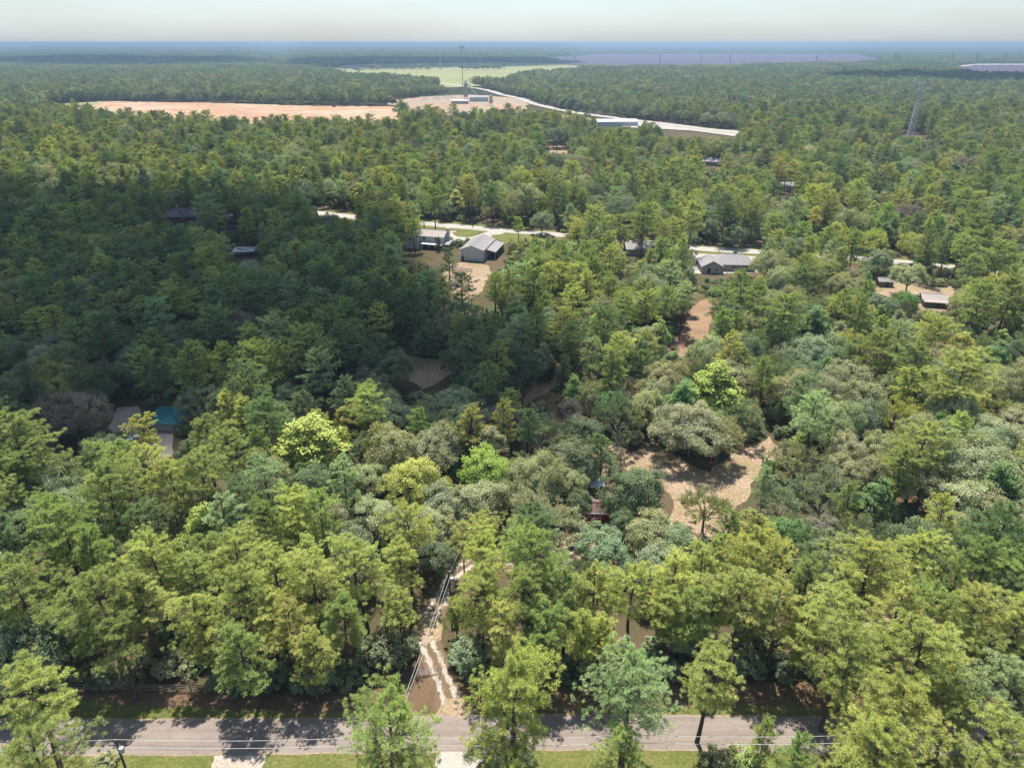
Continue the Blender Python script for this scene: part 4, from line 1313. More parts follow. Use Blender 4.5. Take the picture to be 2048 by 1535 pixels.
# the white metal workshop beside the second road
fc = at(944, 522)
yaw = math.atan2(20, 4.6)
L = 20.5
c = fc + Vector((math.cos(yaw), math.sin(yaw), 0)) * (L / 2)
root, ro = gable_building('workshop', 'white metal workshop with a pale gabled roof and an open lean-to on its right side', 'workshop', (c.x, c.y, 0), yaw, L, 10.2, 5.0, 6.7, M['white_metal'], M['pale_roof'], .25)
sm = MB()
for i in range(12):
    for s in (-1, 1):
        x = -L / 2 + .8 + i * (L - 1.6) / 11
        sm.bar((x, s * 5.2, 5.02), (x, s * .1, 6.80), .035, 4)
sm.build('roof_seam', M['pale_roof'], ro)
lt = MB().slab([(-L / 2 + 4, -9.6, 3.4), (L / 2, -9.6, 3.4), (L / 2, -5.2, 4.4), (-L / 2 + 4, -5.2, 4.4)], .14).build('lean_to_roof', M['pale_roof'], root)
for i in range(4):
    MB().box((-L / 2 + 4.3 + i * (L - 4.6) / 3, -9.4, 1.6), (.16, .16, 3.3)).build('post', M['white_metal'], root)
dr = MB().box((-L / 2 - .05, 4.2, 1.05), (.08, 1.0, 2.1)).build('door', M['dark'], root)
MB().box((-L / 2 - .1, 3.85, 1.05), (.06, .08, .12)).build('handle', M['galv'], dr)
MB().slab([(-L / 2 - .9, 4.9, 2.35), (-L / 2 - .9, 3.4, 2.35), (-L / 2, 3.4, 2.6), (-L / 2, 4.9, 2.6)], .08).build('door_hood', M['white_metal'], root)
rb = MB()
for i in range(20):
    y_ = -5.0 + i * .526
    rb.box((-L / 2 - .02, y_, 2.6), (.05, .05, 5.1))
rb.build('siding_rib', M['white_metal'], root)

# the white two-storey house
a, b = at(844, 458, 7.6), at(892, 461.5, 7.6)
d = b - a
yaw = math.atan2(d.y, d.x)
c = (a + b) / 2
root, ro = gable_building('house', 'white two-storey house with a taupe roof, brick lower storey and white chimney', 'house', (c.x, c.y, 0), yaw, d.length, 8.4, 5.7, 7.6, M['white_wall'], M['taupe_roof'], .4)
hl = d.length / 2
for x in (-hl * .55, hl * .45):
    add_window(root, x, -4.2, 4.4, 1.1, 1.3, 0, -1)
add_window(root, hl, -1.2, 4.4, .9, 1.2, 1, 0)
MB().box((hl + .55, 1.0, 4.3), (1.0, 1.5, 8.9)).build('chimney', M['white_wall'], root)
MB().box((hl * .12, -4.28, 1.35), (d.length * .80, .14, 2.6)).build('brick_facing', M['brick'], root)
MB().slab([(-hl * .62, -7.0, 2.6), (hl + .5, -7.0, 2.6), (hl + .5, -4.3, 3.1), (-hl * .62, -4.3, 3.1)], .14).build('porch_roof', M['white_wall'], root)
for i in range(4):
    MB().box((-hl * .55 + i * d.length * .26, -6.8, 1.2), (.16, .16, 2.6)).build('porch_post', M['white_paint'], root)
MB().slab([(hl + .1, -5.6, 2.7), (hl + 3.4, -5.6, 2.7), (hl + 3.4, -.4, 3.5), (hl + .1, -.4, 3.5)], .15).build('side_roof', M['grey_roof'], root)
# left wing, ridge towards the camera
m = MB()
wx, wl, ww = -hl - 2.6, 8.0, 6.2
V = []
for y_ in (-6.8, 2.0):
    V += [(wx - ww / 2, y_, -.3), (wx + ww / 2, y_, -.3), (wx + ww / 2, y_, 5.6), (wx, y_, 7.5), (wx - ww / 2, y_, 5.6)]
m.add(V, [(0, 1, 2, 3, 4), (9, 8, 7, 6, 5), (1, 6, 7, 2), (5, 0, 4, 9)]).build('wing_wall', M['white_wall'], root)
wr = MB()
wr.slab([(wx - ww / 2 - .4, 2.2, 5.45), (wx - ww / 2 - .4, -7.1, 5.45), (wx, -7.1, 7.62), (wx, 2.2, 7.62)], .15)
wr.slab([(wx + ww / 2 + .4, -7.1, 5.45), (wx + ww / 2 + .4, 2.2, 5.45), (wx, 2.2, 7.62), (wx, -7.1, 7.62)], .15)
wr.build('wing_roof', M['grey_roof'], root)
add_window(root, wx - .6, -6.8, 4.3, .9, 1.3, 0, -1)
add_window(root, wx + ww / 2, -4.6, 4.3, .9, 1.2, 1, 0)

# dark-roofed bungalow among the trees
c = at(1280, 509)
root, ro = gable_building('house', 'low house with a dark grey gabled roof half hidden between trees near the second road', 'house', (c.x, c.y + 3, 0), R(3), 12, 8.5, 3.1, 5.0, M['tan_wall'], M['grey_roof'], .6)
add_window(root, -3.2, -4.25, 1.7, 1.2, 1.2, 0, -1)
add_window(root, 2.6, -4.25, 1.7, 1.2, 1.2, 0, -1)
MB().box((.1, -5.2, 3.0), (.5, 1.9, .14)).build('porch_beam', M['white_paint'], root)
MB().box((-2.0, 1.4, 4.9), (.7, .7, 1.3)).build('chimney', M['brick'], ro)

# large grey-roofed house by the white road
c = at(1468, 541)
root, ro = gable_building('house', 'large single-storey house with hipped grey roofs and beige walls in front of the white road', 'house', (c.x, c.y + 5, 0), R(-4), 16, 11, 3.0, 5.6, M['beige_wall'], M['grey_roof'], .6, hip=5)
for x in (-5, 0, 5): add_window(root, x, -5.5, 1.6, 1.3, 1.3, 0, -1)
m = MB()
V = []
for y_ in (-9.5, 1.0):
    V += [(-13.5, y_, -.3), (-5.5, y_, -.3), (-5.5, y_, 3.0), (-9.5, y_, 5.0), (-13.5, y_, 3.0)]
m.add(V, [(0, 1, 2, 3, 4), (9, 8, 7, 6, 5), (1, 6, 7, 2), (5, 0, 4, 9)]).build('wing_wall', M['beige_wall'], root)
wr = MB()
wr.slab([(-14.1, 1.6, 2.75), (-14.1, -10, 2.75), (-9.5, -10, 5.15), (-9.5, 1.6, 5.15)], .15)
wr.slab([(-4.9, -10, 2.75), (-4.9, 1.6, 2.75), (-9.5, 1.6, 5.15), (-9.5, -10, 5.15)], .15)
wr.build('wing_roof', M['grey_roof'], root)
MB().box((-10.8, -9.55, 1.1), (1.1, .1, 2.2)).build('door', M['dark'], root)
add_window(root, -8.0, -9.5, 1.7, 1.1, 1.1, 0, -1)
MB().box((1.5, 1.6, 5.4), (1.2, 1.0, 1.6)).build('chimney', M['dark'], ro)

# small shed and cabin at the right
c = at(1768, 571)
root, ro = gable_building('shed', 'small grey-roofed timber shed left of the tan cabin', 'shed', (c.x, c.y, 0), R(-6), 5.2, 3.6, 2.3, 3.2, M['wood'], M['pale_roof'], .3)
MB().box((.4, -1.85, 1.0), (1.0, .08, 1.9)).build('door', M['dark'], root)
c = at(1866, 609)
root, ro = gable_building('cabin', 'small tan cabin with a pinkish gabled roof and a shaded porch', 'cabin', (c.x, c.y + 1, 0), R(-14), 7.4, 5.2, 2.6, 3.8, M['tan_wall'], M['taupe_roof'], .5)
add_window(root, -1.8, -2.6, 1.5, .9, .9, 0, -1)
MB().box((1.4, -2.65, 1.0), (.95, .08, 2.0)).build('door', M['dark'], root)
MB().slab([(-4.0, -5.0, 2.1), (4.0, -5.0, 2.1), (4.0, -3.0, 2.5), (-4.0, -3.0, 2.5)], .1).build('porch_roof', M['taupe_roof'], root)
for x in (-3.8, 0, 3.8): MB().box((x, -4.85, 1.0), (.14, .14, 2.0)).build('porch_post', M['wood'], root)
MB().box((0, -4.85, .9), (7.4, .08, .1)).build('porch_rail', M['wood'], root)

# purple-grey roof in the shaded wood, left
c = at(364, 441)
root, ro = gable_building('house', 'house with a faded purple-grey shingle roof deep in the shaded wood', 'house', (c.x, c.y + 3, 0), R(6), 14, 10, 3.0, 6.0, M['brick'], M['purple_roof'], .6)
add_window(root, -4, -5.0, 1.6, 1.2, 1.2, 0, -1)
add_window(root, 1, -5.0, 1.6, 1.2, 1.2, 0, -1)
MB().box((-1.0, -2.2, 4.9), (.5, 2.6, .5)).build('chimney', M['brick'], ro)
c = at(464, 441)
root, ro = gable_building('shed', 'grey shed roof in the shaded wood behind the blue car', 'shed', (c.x, c.y + 2, 0), R(0), 5.5, 5, 2.6, 3.6, M['tan_wall'], M['pale_roof'], .4)
MB().box((.3, -2.55, 1.0), (1.0, .08, 2.0)).build('door', M['dark'], root)

# flat white shelter roof with leaf litter on it
c = at(491, 511)
root = empty('shelter', (c.x, c.y, 0), R(5), 'flat white metal shelter roof with dark leaf litter lying on it', 'shelter')
for x in (-4.2, 0, 4.2):
    for y_ in (-2.6, 2.6): MB().box((x, y_, 1.3), (.14, .14, 2.6)).build('post', M['galv'], root)
rf = MB().slab([(-4.8, -3.2, 2.6), (4.8, -3.2, 2.6), (4.8, 3.2, 3.1), (-4.8, 3.2, 3.1)], .12).build('roof', M['white_metal'], root)
lv = MB()
for i in range(9):
    x0, y0 = random.uniform(-3.5, 3.5), random.uniform(-2, 2)
    pts = [(x0 + random.uniform(.5, 1.3) * math.cos(t * .785), y0 + random.uniform(.2, .5) * math.sin(t * .785)) for t in range(8)]
    lv.add([(px_, py_, 2.85 + py_ * .078 + .02) for px_, py_ in pts] + [(x0, y0, 2.85 + y0 * .078 + .07)], [(k, (k + 1) % 8, 8) for k in range(8)])
lv.build('leaf_litter', M['rust'], rf)
c = at(1072, 527)
root, ro = gable_building('shed', 'little white-roofed shed between grey oaks right of the workshop', 'shed', (c.x, c.y + 1, 0), R(20), 4.2, 4.0, 2.4, 3.4, M['white_wall'], M['white_metal'], .3)

# teal-roofed shed: one slope falling towards us
a = at(306, 862)
root = empty('shed', (a.x + 3.4, a.y + 2.6, 0), R(-2), 'beige shed with a teal single-slope metal roof beside the gravel yard', 'shed')
MB().add([(-3.6, -2.6, -.2), (3.6, -2.6, -.2), (3.6, 2.6, -.2), (-3.6, 2.6, -.2), (-3.6, -2.6, 2.2), (3.6, -2.6, 2.2), (3.6, 2.6, 3.5), (-3.6, 2.6, 3.5)],
         [(0, 1, 5, 4), (1, 2, 6, 5), (2, 3, 7, 6), (3, 0, 4, 7)]).build('wall', M['beige_wall'], root)
rf = MB().slab([(-4.1, -3.1, 2.22), (4.1, -3.1, 2.22), (4.1, 3.2, 3.78), (-4.1, 3.2, 3.78)], .12).build('roof', M['teal_roof'], root)
sm = MB()
for i in range(14):
    x = -3.95 + i * 7.9 / 13
    sm.bar((x, -3.08, 2.25), (x, 3.18, 3.81), .03, 4)
sm.build('roof_seam', M['teal_roof'], rf)
MB().box((0, -3.13, 2.12), (8.2, .06, .2)).build('fascia', M['teal_roof'], root)
MB().box((1.6, -2.65, 1.0), (1.0, .07, 2.0)).build('door', M['beige_wall'], root)

# red barn with white-braced doors
a = at(1198, 1051)
root, ro = gable_building('barn', 'dark red timber barn with a white-braced door, hidden among trees', 'barn', (a.x, a.y + 1.9, 0), R(-3), 7.6, 3.8, 3.3, 4.2, M['red_board'], M['rust'], .35)
dr = MB().box((-.9, -1.96, 1.35), (2.5, .10, 2.6)).build('door', M['red_board'], root)
for p, q in (((-2.1, .1), (.3, 2.6)), ((.3, .1), (-2.1, 2.6))):
    MB().bar((p[0], -2.04, p[1]), (q[0], -2.04, q[1]), .045, 4).build('brace', M['white_paint'], dr)
for x in (-2.12, -.9, .32): MB().box((x, -2.05, 1.35), (.07, .05, 2.6)).build('stile', M['white_paint'], dr)
MB().box((0, -2.15, .06), (7.7, .4, .16)).build('sill', M['beige_wall'], root)
bt = MB()
for i in range(22): bt.box((-3.7 + i * .352, -1.93, 1.6), (.06, .05, 3.3))
bt.build('batten', M['red_board'], root)
a = at(1192, 984)
root = empty('shed', (a.x, a.y + .5, 0), R(8), 'tiny shed with a bluish white sheet-metal roof behind the red barn', 'shed')
MB().box((0, 0, 1.0), (2.6, 2.4, 2.2)).build('wall', M['wood'], root)
MB().slab([(-1.7, -1.7, 2.15), (1.7, -1.7, 2.15), (1.7, 1.7, 2.5), (-1.7, 1.7, 2.5)], .06).build('roof', M['white_metal'], root)
MB().box((.3, -1.24, .9), (.8, .06, 1.7)).build('door', M['wood'], root)

# ------------------------------------------------------------------ vehicles
def wheels(root, pos, r, w):
    for (x, y_) in pos:
        t = MB().bar((x, y_ - w / 2, r), (x, y_ + w / 2, r), r, 14).build('wheel', M['dark'], root)
        MB().bar((x, y_ - w / 2 - .015, r), (x, y_ + w / 2 + .015, r), r * .55, 10).build('rim', M['galv'], t)

def pickup(label, loc, rz, paint):
    root = empty('pickup_truck', loc, rz, label, 'pickup truck')
    b = MB()
    b.box((0, 0, .72), (5.4, 1.86, .62))
    b.box((1.95, 0, 1.09), (1.45, 1.78, .16))
    for s in (-1, 1): b.box((-1.75, s * .86, 1.18), (1.9, .1, .34))
    b.box((-2.66, 0, 1.18), (.08, 1.8, .34))
    b.build('body', paint, root)
    V = [(-.75, -.86, 1.03), (1.25, -.86, 1.03), (.75, -.70, 1.72), (-.6, -.70, 1.72), (-.75, .86, 1.03), (1.25, .86, 1.03), (.75, .70, 1.72), (-.6, .70, 1.72)]
    cb = MB().add(V, [(0, 1, 2, 3), (7, 6, 5, 4), (1, 5, 6, 2), (4, 0, 3, 7), (3, 2, 6, 7)]).build('cab', paint, root)
    MB().add([(1.24, -.74, 1.12), (1.24, .74, 1.12), (.82, .62, 1.66), (.82, -.62, 1.66)], [(0, 1, 2, 3)]).build('windscreen', M['glass'], cb)
    for s in (-1, 1):
        MB().add([(-.6, s * .87, 1.12), (1.0, s * .87, 1.12), (.65, s * .74, 1.64), (-.5, s * .74, 1.64)], [(0, 1, 2, 3) if s < 0 else (3, 2, 1, 0)]).build('side_window', M['glass'], cb)
        MB().box((2.71, s * .68, .88), (.05, .34, .18)).build('headlight', M['white_paint'], root)
    wheels(root, [(1.75, -.86), (1.75, .86), (-1.65, -.86), (-1.65, .86)], .38, .26)
    return root

def car(label, loc, rz, paint):
    root = empty('car', loc, rz, label, 'car')
    MB().box((0, 0, .58), (4.3, 1.74, .56)).build('body', paint, root)
    V = [(-1.7, -.80, .86), (1.15, -.80, .86), (.55, -.64, 1.42), (-1.2, -.64, 1.42), (-1.7, .80, .86), (1.15, .80, .86), (.55, .64, 1.42), (-1.2, .64, 1.42)]
    cb = MB().add(V, [(0, 1, 2, 3), (7, 6, 5, 4), (1, 5, 6, 2), (4, 0, 3, 7), (3, 2, 6, 7)]).build('cabin', paint, root)
    MB().add([(1.13, -.7, .92), (1.13, .7, .92), (.6, .58, 1.38), (.6, -.58, 1.38)], [(0, 1, 2, 3)]).build('windscreen', M['glass'], cb)
    for s in (-1, 1):
        MB().add([(-1.4, s * .81, .92), (.95, s * .81, .92), (.48, s * .68, 1.36), (-1.1, s * .68, 1.36)], [(0, 1, 2, 3) if s < 0 else (3, 2, 1, 0)]).build('side_window', M['glass'], cb)
    wheels(root, [(1.35, -.8), (1.35, .8), (-1.3, -.8), (-1.3, .8)], .33, .22)
    return root
a = at(1397, 525); pickup('dark blue pickup truck parked left of the large grey-roofed house', (a.x, a.y, .02), R(75), M['blue_paint'])
a = at(463, 458); car('blue car parked in the shaded wood right of the purple-grey roof', (a.x, a.y, 0), R(20), M['blue_paint'])
a = at(276, 884); pickup('white pickup truck half hidden by a bright pine on the gravel yard', (a.x, a.y, .01), R(15), M['white_paint'])
a = at(1404, 520); car('white car behind the blue pickup truck on the concrete lot', (a.x - 2.5, a.y + 6, .02), R(80), M['white_paint'])

# heap of scrap with white sheets on it
a = at(247, 910)
root = empty('scrap_heap', (a.x, a.y, 0), 0.3, 'dark heap of scrap with torn white sheets beside the gravel yard', 'scrap heap')
random.seed(61)
hp = MB(); sh = MB()
for i in range(60):
    r_ = random.random() ** .6 * 1.9; t_ = random.uniform(0, 6.28)
    z_ = max(.1, 1.0 - r_ * .45) * random.uniform(.4, 1)
    hp.box((r_ * math.cos(t_), r_ * math.sin(t_), z_), (random.uniform(.2, .9), random.uniform(.1, .5), random.uniform(.1, .4)), random.uniform(0, 3))
for i in range(9):
    r_ = random.random() * 1.4; t_ = random.uniform(0, 6.28); s_ = random.uniform(.3, .7)
    x, y_, z_ = r_ * math.cos(t_), r_ * math.sin(t_), 1.15 - r_ * .3
    sh.slab([(x - s_, y_ - s_ * .5, z_), (x + s_, y_ - s_ * .4, z_ + .2), (x + s_ * .8, y_ + s_ * .6, z_ + .25), (x - s_, y_ + s_ * .4, z_ + .1)], .03)
hp.build('scrap', M['dark'], root); sh.build('sheet', M['white_metal'], root)

# ------------------------------------------------------------------ fences and the gate
def rail_fence(label, p0, p1, n, hgt, rails, mat, rad=.07):
    root = empty('fence', (p0.x, p0.y, 0), 0, label, 'fence')
    d = p1 - p0
    rz = math.atan2(d.y, d.x)
    for i in range(n + 1):
        q = d * (i / n)
        MB().box((q.x, q.y, hgt / 2 - .1), (.15, .15, hgt + .2 + random.uniform(-.04, .06)), rz).build('post', mat, root)
    for i in range(n):
        for k in range(rails):
            z = hgt * (k + .9) / (rails + .05)
            a, b = d * (i / n), d * ((i + 1) / n)
            off = Vector((math.sin(rz), -math.cos(rz), 0)) * .10
            mid = (a + b) / 2 + off
            MB().box((mid.x, mid.y, z + random.uniform(-.03, .03)), (d.length / n - .01, .05, .15), rz).build('rail', mat, root)
    return root
random.seed(5)
rail_fence('weathered three-rail timber fence between the verge and the wood on the left', at(-40, 1379), at(488, 1381), 15, 1.3, 3, M['wood'])
rail_fence('three-rail timber fence glimpsed at the wood edge on the right', at(1500, 1322), at(1790, 1330), 9, 1.3, 3, M['wood'])
rail_fence('upper pale plank fence across the yard below the workshop', at(880, 535), at(944, 544), 6, 1.5, 5, M['beige_wall'])
rail_fence('lower pale plank fence across the yard below the workshop', at(874, 554), at(930, 560), 6, 1.5, 5, M['beige_wall'])
# farm gate swung open at the driveway
a, b = at(836, 1352), at(866, 1346)
root = empty('gate', (a.x, a.y, 0), math.atan2(b.y - a.y, b.x - a.x), 'tubular metal farm gate standing open on the left of the driveway', 'gate')
gl = 2.9
for k in range(5): MB().bar((.1, 0, .25 + k * .24), (gl, 0, .25 + k * .24), .03, 6).build('rail', M['galv'], root)
for x in (.1, gl / 2, gl): MB().bar((x, 0, .25), (x, 0, 1.22), .03, 6).build('stile', M['galv'], root)
a = at(834, 1327)
post = MB().box((0, 0, .8), (.22, .22, 1.9)).build('gate_post', M['pole_wood'], None, (a.x, a.y, 0)); tag(post, 'dark timber gate post left of the driveway', 'post')
a = at(897, 1322)
post = MB().box((0, 0, .7), (.2, .2, 1.7)).build('gate_post', M['pole_wood'], None, (a.x, a.y, 0)); tag(post, 'timber gate post right of the driveway by the bushes', 'post')

# ------------------------------------------------------------------ poles and wires
def catenary(p, q, sag, n=14):
    return [p.lerp(q, i / n) - Vector((0, 0, sag * 4 * (i / n) * (1 - i / n))) for i in range(n + 1)]
def wire(label, p, q, sag, r, mat, group):
    o = MB().tube(catenary(Vector(p), Vector(q), sag), r, 4).build('power_line', mat)
    return tag(o, label, 'wire', group)

def util_pole(label, top, hgt, transformer=True, arm=True):
    root = empty('utility_pole', (top.x, top.y, 0), 0, label, 'utility pole')
    MB().bar((0, 0, -.5), (0, 0, hgt), .17, 10, .12).build('pole', M['pole_wood'], root)
    MB().bar((0, 0, hgt - .02), (0, 0, hgt + .09), .06, 8).build('insulator', M['white_paint'], root)
    if transformer:
        t = MB().lathe([(.02, 0), (.27, .02), (.29, .1), (.29, .75), (.25, .82), (.05, .86)], 14, (.42, -.12, hgt - 2.0)).build('transformer', M['light_grey'], root, smooth=False)
        MB().bar((.42, -.12, hgt - 1.14), (.42, -.12, hgt - .9), .04, 6).build('bushing', M['white_paint'], t)
        MB().box((.16, -.05, hgt - 1.5), (.2, .12, .3)).build('bracket', M['galv'], root)
    if arm:
        MB().bar((0, 0, hgt - .6), (-.45, -.1, hgt - .75), .025, 5).build('fuse_arm', M['galv'], root)
        MB().bar((-.45, -.1, hgt - .5), (-.47, -.12, hgt - .95), .05, 6).build('fuse_cutout', M['white_paint'], root)
    return root
P1 = at(231, 1479, 10.0)
P2 = at(778, 1472, 10.0)
P3 = at(1264, 1470, 10.0)
util_pole('dark timber pole with a light grey transformer drum beside the near road', P1, 10.0)
util_pole('timber pole behind the large pine near the driveway mouth', P2, 10.0, False, False)
util_pole('timber pole beside the pale green pine on the near verge', P3, 10.0, True, False)
P4 = Vector((P3.x + (P3.x - P2.x) * 1.15, P3.y + .3, 10.0))
P0 = Vector((P1.x - (P2.x - P1.x), P1.y - .4, 10.0))
for dz, dy, w_ in ((0.1, 0, 'upper'), (-1.1, -.1, 'lower')):
    for k, (p, q) in enumerate(((P0, P1), (P1, P2), (P2, P3), (P3, P4))):
        wire('%s pale wire over the near road, %s span from the left' % (w_, ['first', 'second', 'third', 'fourth'][k]), p + Vector((0, dy, dz)), q + Vector((0, dy, dz)), .55, .028, M['wire'], 'wires along the near road')
S1 = at(898, 1142, 9.0)
util_pole('weathered service pole with small transformer halfway along the driveway', S1, 9.0, True, True)
S2 = at(926, 1077, 7.6)
root = empty('lamp_pole', (S2.x, S2.y, 0), 0, 'dark pole with a white yard lamp beyond the service pole', 'lamp pole')
MB().bar((0, 0, -.4), (0, 0, 7.6), .15, 8, .11).build('pole', M['pole_wood'], root)
MB().bar((0, 0, 7.4), (.0, -.7, 7.6), .035, 6).build('arm', M['galv'], root)
MB().lathe([(.06, 0), (.24, .03), (.2, .2), (.06, .28)], 10, (0, -.75, 7.4)).build('lamp_head', M['white_paint'], root)
for s, w_ in ((-1, 'left'), (1, 'right')):
    wire('%s of the two pale wires slung over the driveway' % w_, P2 + Vector((s * .15, .1, -.7)), S1 + Vector((s * .28, -.1, -.6)), .5, .026, M['wire'], 'wires over the driveway')
wire('single wire from the service pole to the yard lamp', S1 + Vector((.1, 0, -.3)), S2 + Vector((0, -.1, -.2)), .3, .024, M['wire'], 'wires over the driveway')
# line along the second road
Q = [at(760, 398, 10), at(944, 414, 10), at(1130, 418, 10), at(1500, 452, 10), at(1680, 465, 10), at(1990, 490, 10)]
for k, q in enumerate(Q):
    util_pole('timber utility pole behind the second road, %s from the left' % ['first', 'second', 'third', 'fourth', 'fifth', 'sixth'][k], q, 10.0, False, False)
for k in range(len(Q) - 1):
    for dz, w_ in ((0.1, 'upper'), (-1.3, 'lower')):
        wire('%s dark wire behind the second road, %s span from the left' % (w_, ['first', 'second', 'third', 'fourth', 'fifth'][k]), Q[k] + Vector((0, 0, dz)), Q[k + 1] + Vector((0, 0, dz)), .9, .05, M['wire_dark'], 'wires along the second road')

# ------------------------------------------------------------------ towers
def lattice(mb, w0, w1, h, n, r, rb, sides=4):
    def ring(t):
        w = w0 + (w1 - w0) * t
        return [Vector((w / 2 * math.cos(math.pi / sides + 2 * math.pi * k / sides) * 1.41, w / 2 * math.sin(math.pi / sides + 2 * math.pi * k / sides) * 1.41, h * t)) for k in range(sides)]
    return ring
def lattice_mast(root, w0, w1, h, n, r, rb, mat, sides=3):
    ring = lattice(None, w0, w1, h, n, r, rb, sides)
    for k in range(sides):
        m = MB()
        for i in range(n): m.bar(ring(i / n)[k], ring((i + 1) / n)[k], r, 5)
        m.build('leg', mat, root)
    b = MB()
    for i in range(n):
        lo, hi = ring(i / n), ring((i + 1) / n)
        for k in range(sides):
            j = (k + 1) % sides
            b.bar(lo[k], hi[j], rb, 4); b.bar(lo[j], hi[k], rb, 4); b.bar(hi[k], hi[j], rb, 4)
    b.build('bracing', mat, root)
a = at(1815, 289)
root = empty('cell_tower', (a.x, a.y, 0), .4, 'tall grey lattice cell tower with two rings of white antennas at its top', 'cell tower')
lattice_mast(root, 6.0, 1.3, 52, 18, .24, .13, M['light_grey'])
for z, rr, n_ in ((52.2, 2.9, 12), (46.5, 2.3, 9)):
    pf = MB()
    ring = [(rr * math.cos(2 * math.pi * k / n_), rr * math.sin(2 * math.pi * k / n_)) for k in range(n_)]
    for k in range(n_):
        pf.bar((*ring[k], z), (*ring[(k + 1) % n_], z), .07, 4)
        if k % 2 == 0: pf.bar((0, 0, z), (*ring[k], z), .06, 4)
    plat = pf.build('platform', M['galv'], root)
    for k in range(n_):
        MB().box((ring[k][0] * 1.05, ring[k][1] * 1.05, z + .3), (.35, .6, 2.6), 2 * math.pi * k / n_).build('antenna', M['white_paint'], plat)
MB().bar((0, 0, 51), (0, 0, 54.6), .06, 5).build('lightning_rod', M['rust'], root)
a = at(1804, 296)
root, ro = gable_building('hut', 'little white equipment hut at the foot of the cell tower', 'hut', (a.x, a.y, 0), R(10), 4.5, 3.2, 2.6, 3.1, M['white_wall'], M['pale_roof'], .2)
a = at(926, 190)
root = empty('radio_mast', (a.x, a.y, 0), 0, 'thin grey mast with a wide dark antenna frame standing above the concrete plant', 'radio mast')
MB().bar((0, 0, 0), (0, 0, 79), .62, 8, .42).build('mast', M['galv'], root)
pf = MB()
for k in range(6):
    t_ = k * math.pi / 3
    pf.bar((4.2 * math.cos(t_), 4.2 * math.sin(t_), 78), (4.2 * math.cos(t_ + math.pi / 3), 4.2 * math.sin(t_ + math.pi / 3), 78), .14, 4)
    pf.bar((0, 0, 78), (4.2 * math.cos(t_), 4.2 * math.sin(t_), 78), .12, 4)
plat = pf.build('platform', M['galv'], root)
for k in range(9):
    t_ = k * 2 * math.pi / 9
    MB().box((4.3 * math.cos(t_), 4.3 * math.sin(t_), 78.6), (.5, .9, 3.2), t_).build('antenna', M['galv'], plat)

def pylon(label, px, pyb, hpx, mono=False):
    a = at(px, pyb)
    _, _, dep = project(a.x, a.y, 0)
    h = hpx * dep / F
    h = min(h, 62)
    root = empty('power_pylon', (a.x, a.y, 0), 0, label, 'pylon', 'pylons on the horizon')
    r = .16 + h * .006
    if mono:
        MB().bar((0, 0, 0), (0, 0, h), h * .022, 8, h * .012).build('mast', M['wire_dark'], root)
        return
    m = MB()
    for s in (-1, 1):
        for t_ in (-1, 1):
            m.bar((s * h * .09, t_ * h * .09, 0), (s * .5, t_ * .5, h), r, 4)
    for i in range(6):
        z0, z1 = h * i / 7, h * (i + 1) / 7
        w0, w1 = h * .09 * (1 - i / 7), h * .09 * (1 - (i + 1) / 7)
        for t_ in (-1, 1):
            m.bar((-w0, t_ * w0, z0), (w1, t_ * w1, z1), r * .7, 3); m.bar((w0, t_ * w0, z0), (-w1, t_ * w1, z1), r * .7, 3)
    m.build('mast', M['galv'], root)
    for z in (.72, .84, .96):
        MB().bar((-h * .13, 0, h * z), (h * .13, 0, h * z), r * 1.1, 4).build('crossarm', M['galv'], root)
OR = ['first', 'second', 'third', 'fourth', 'fifth', 'sixth', 'seventh', 'eighth', 'ninth', 'tenth']
for k, (px, pb, hp_) in enumerate([(44, 136, 22), (280, 132, 22), (302, 133, 22), (466, 133, 18), (545, 138, 26), (610, 136, 20)]):
    pylon('grey power pylon over the far left woods, %s from the left' % OR[k], px, pb, hp_)
for k, (px, pb, hp_) in enumerate([(1149, 128, 15), (1319, 130, 19), (1401, 130, 17), (1459, 131, 20), (1631, 134, 21), (1786, 134, 27), (1794, 133, 24), (1900, 136, 29), (1949, 134, 26), (2006, 132, 26)]):
    pylon('grey power pylon over the far right woods, %s from the left' % OR[k], px, pb, hp_)
pylon('tallest pale pylon at the left end of the pale field', 749, 131, 28)
pylon('slim pylon in the left half of the pale field', 881, 139, 28)
pylon('small pylon in the middle of the pale field', 960, 137, 22)
pylon('dark single-post mast at the right end of the pale field tree row', 1008, 140, 28, True)

# tree row in the pale field
random.seed(71)
for k, (px, s_) in enumerate([(792, .8), (806, .9), (824, 1.1), (842, 1.3), (856, 1.0), (925, 1.2), (936, 1.1), (947, 1.0), (954, .9), (966, 1.2), (976, 1.3), (988, 1.2), (998, 1.0), (745, 1.3), (755, 1.2)]):
    a = at(px, 140.5 + random.uniform(-.4, .4))
    root = empty('field_tree', (a.x, a.y, 0), random.uniform(0, 6), 'dark round tree in the row across the pale field, %s from the left' % (['first', 'second', 'third', 'fourth', 'fifth', 'sixth', 'seventh', 'eighth', 'ninth', 'tenth', 'eleventh', 'twelfth', 'thirteenth', 'fourteenth', 'fifteenth'][sorted([792, 806, 824, 842, 856, 925, 936, 947, 954, 966, 976, 988, 998, 745, 755]).index(px)]), 'tree', 'trees in the pale field')
    pr = OAKS['oak'][k % 4]
    for nm, me_ in (('trunk', pr['trunk']), ('crown', pr['crown'])):
        o = bpy.data.objects.new(nm, me_); COL.objects.link(o); o.parent = root
        o.scale = (2.2 * s_, 2.2 * s_, 1.4 * s_)
        if nm == 'crown': o['tint'] = jit('k')

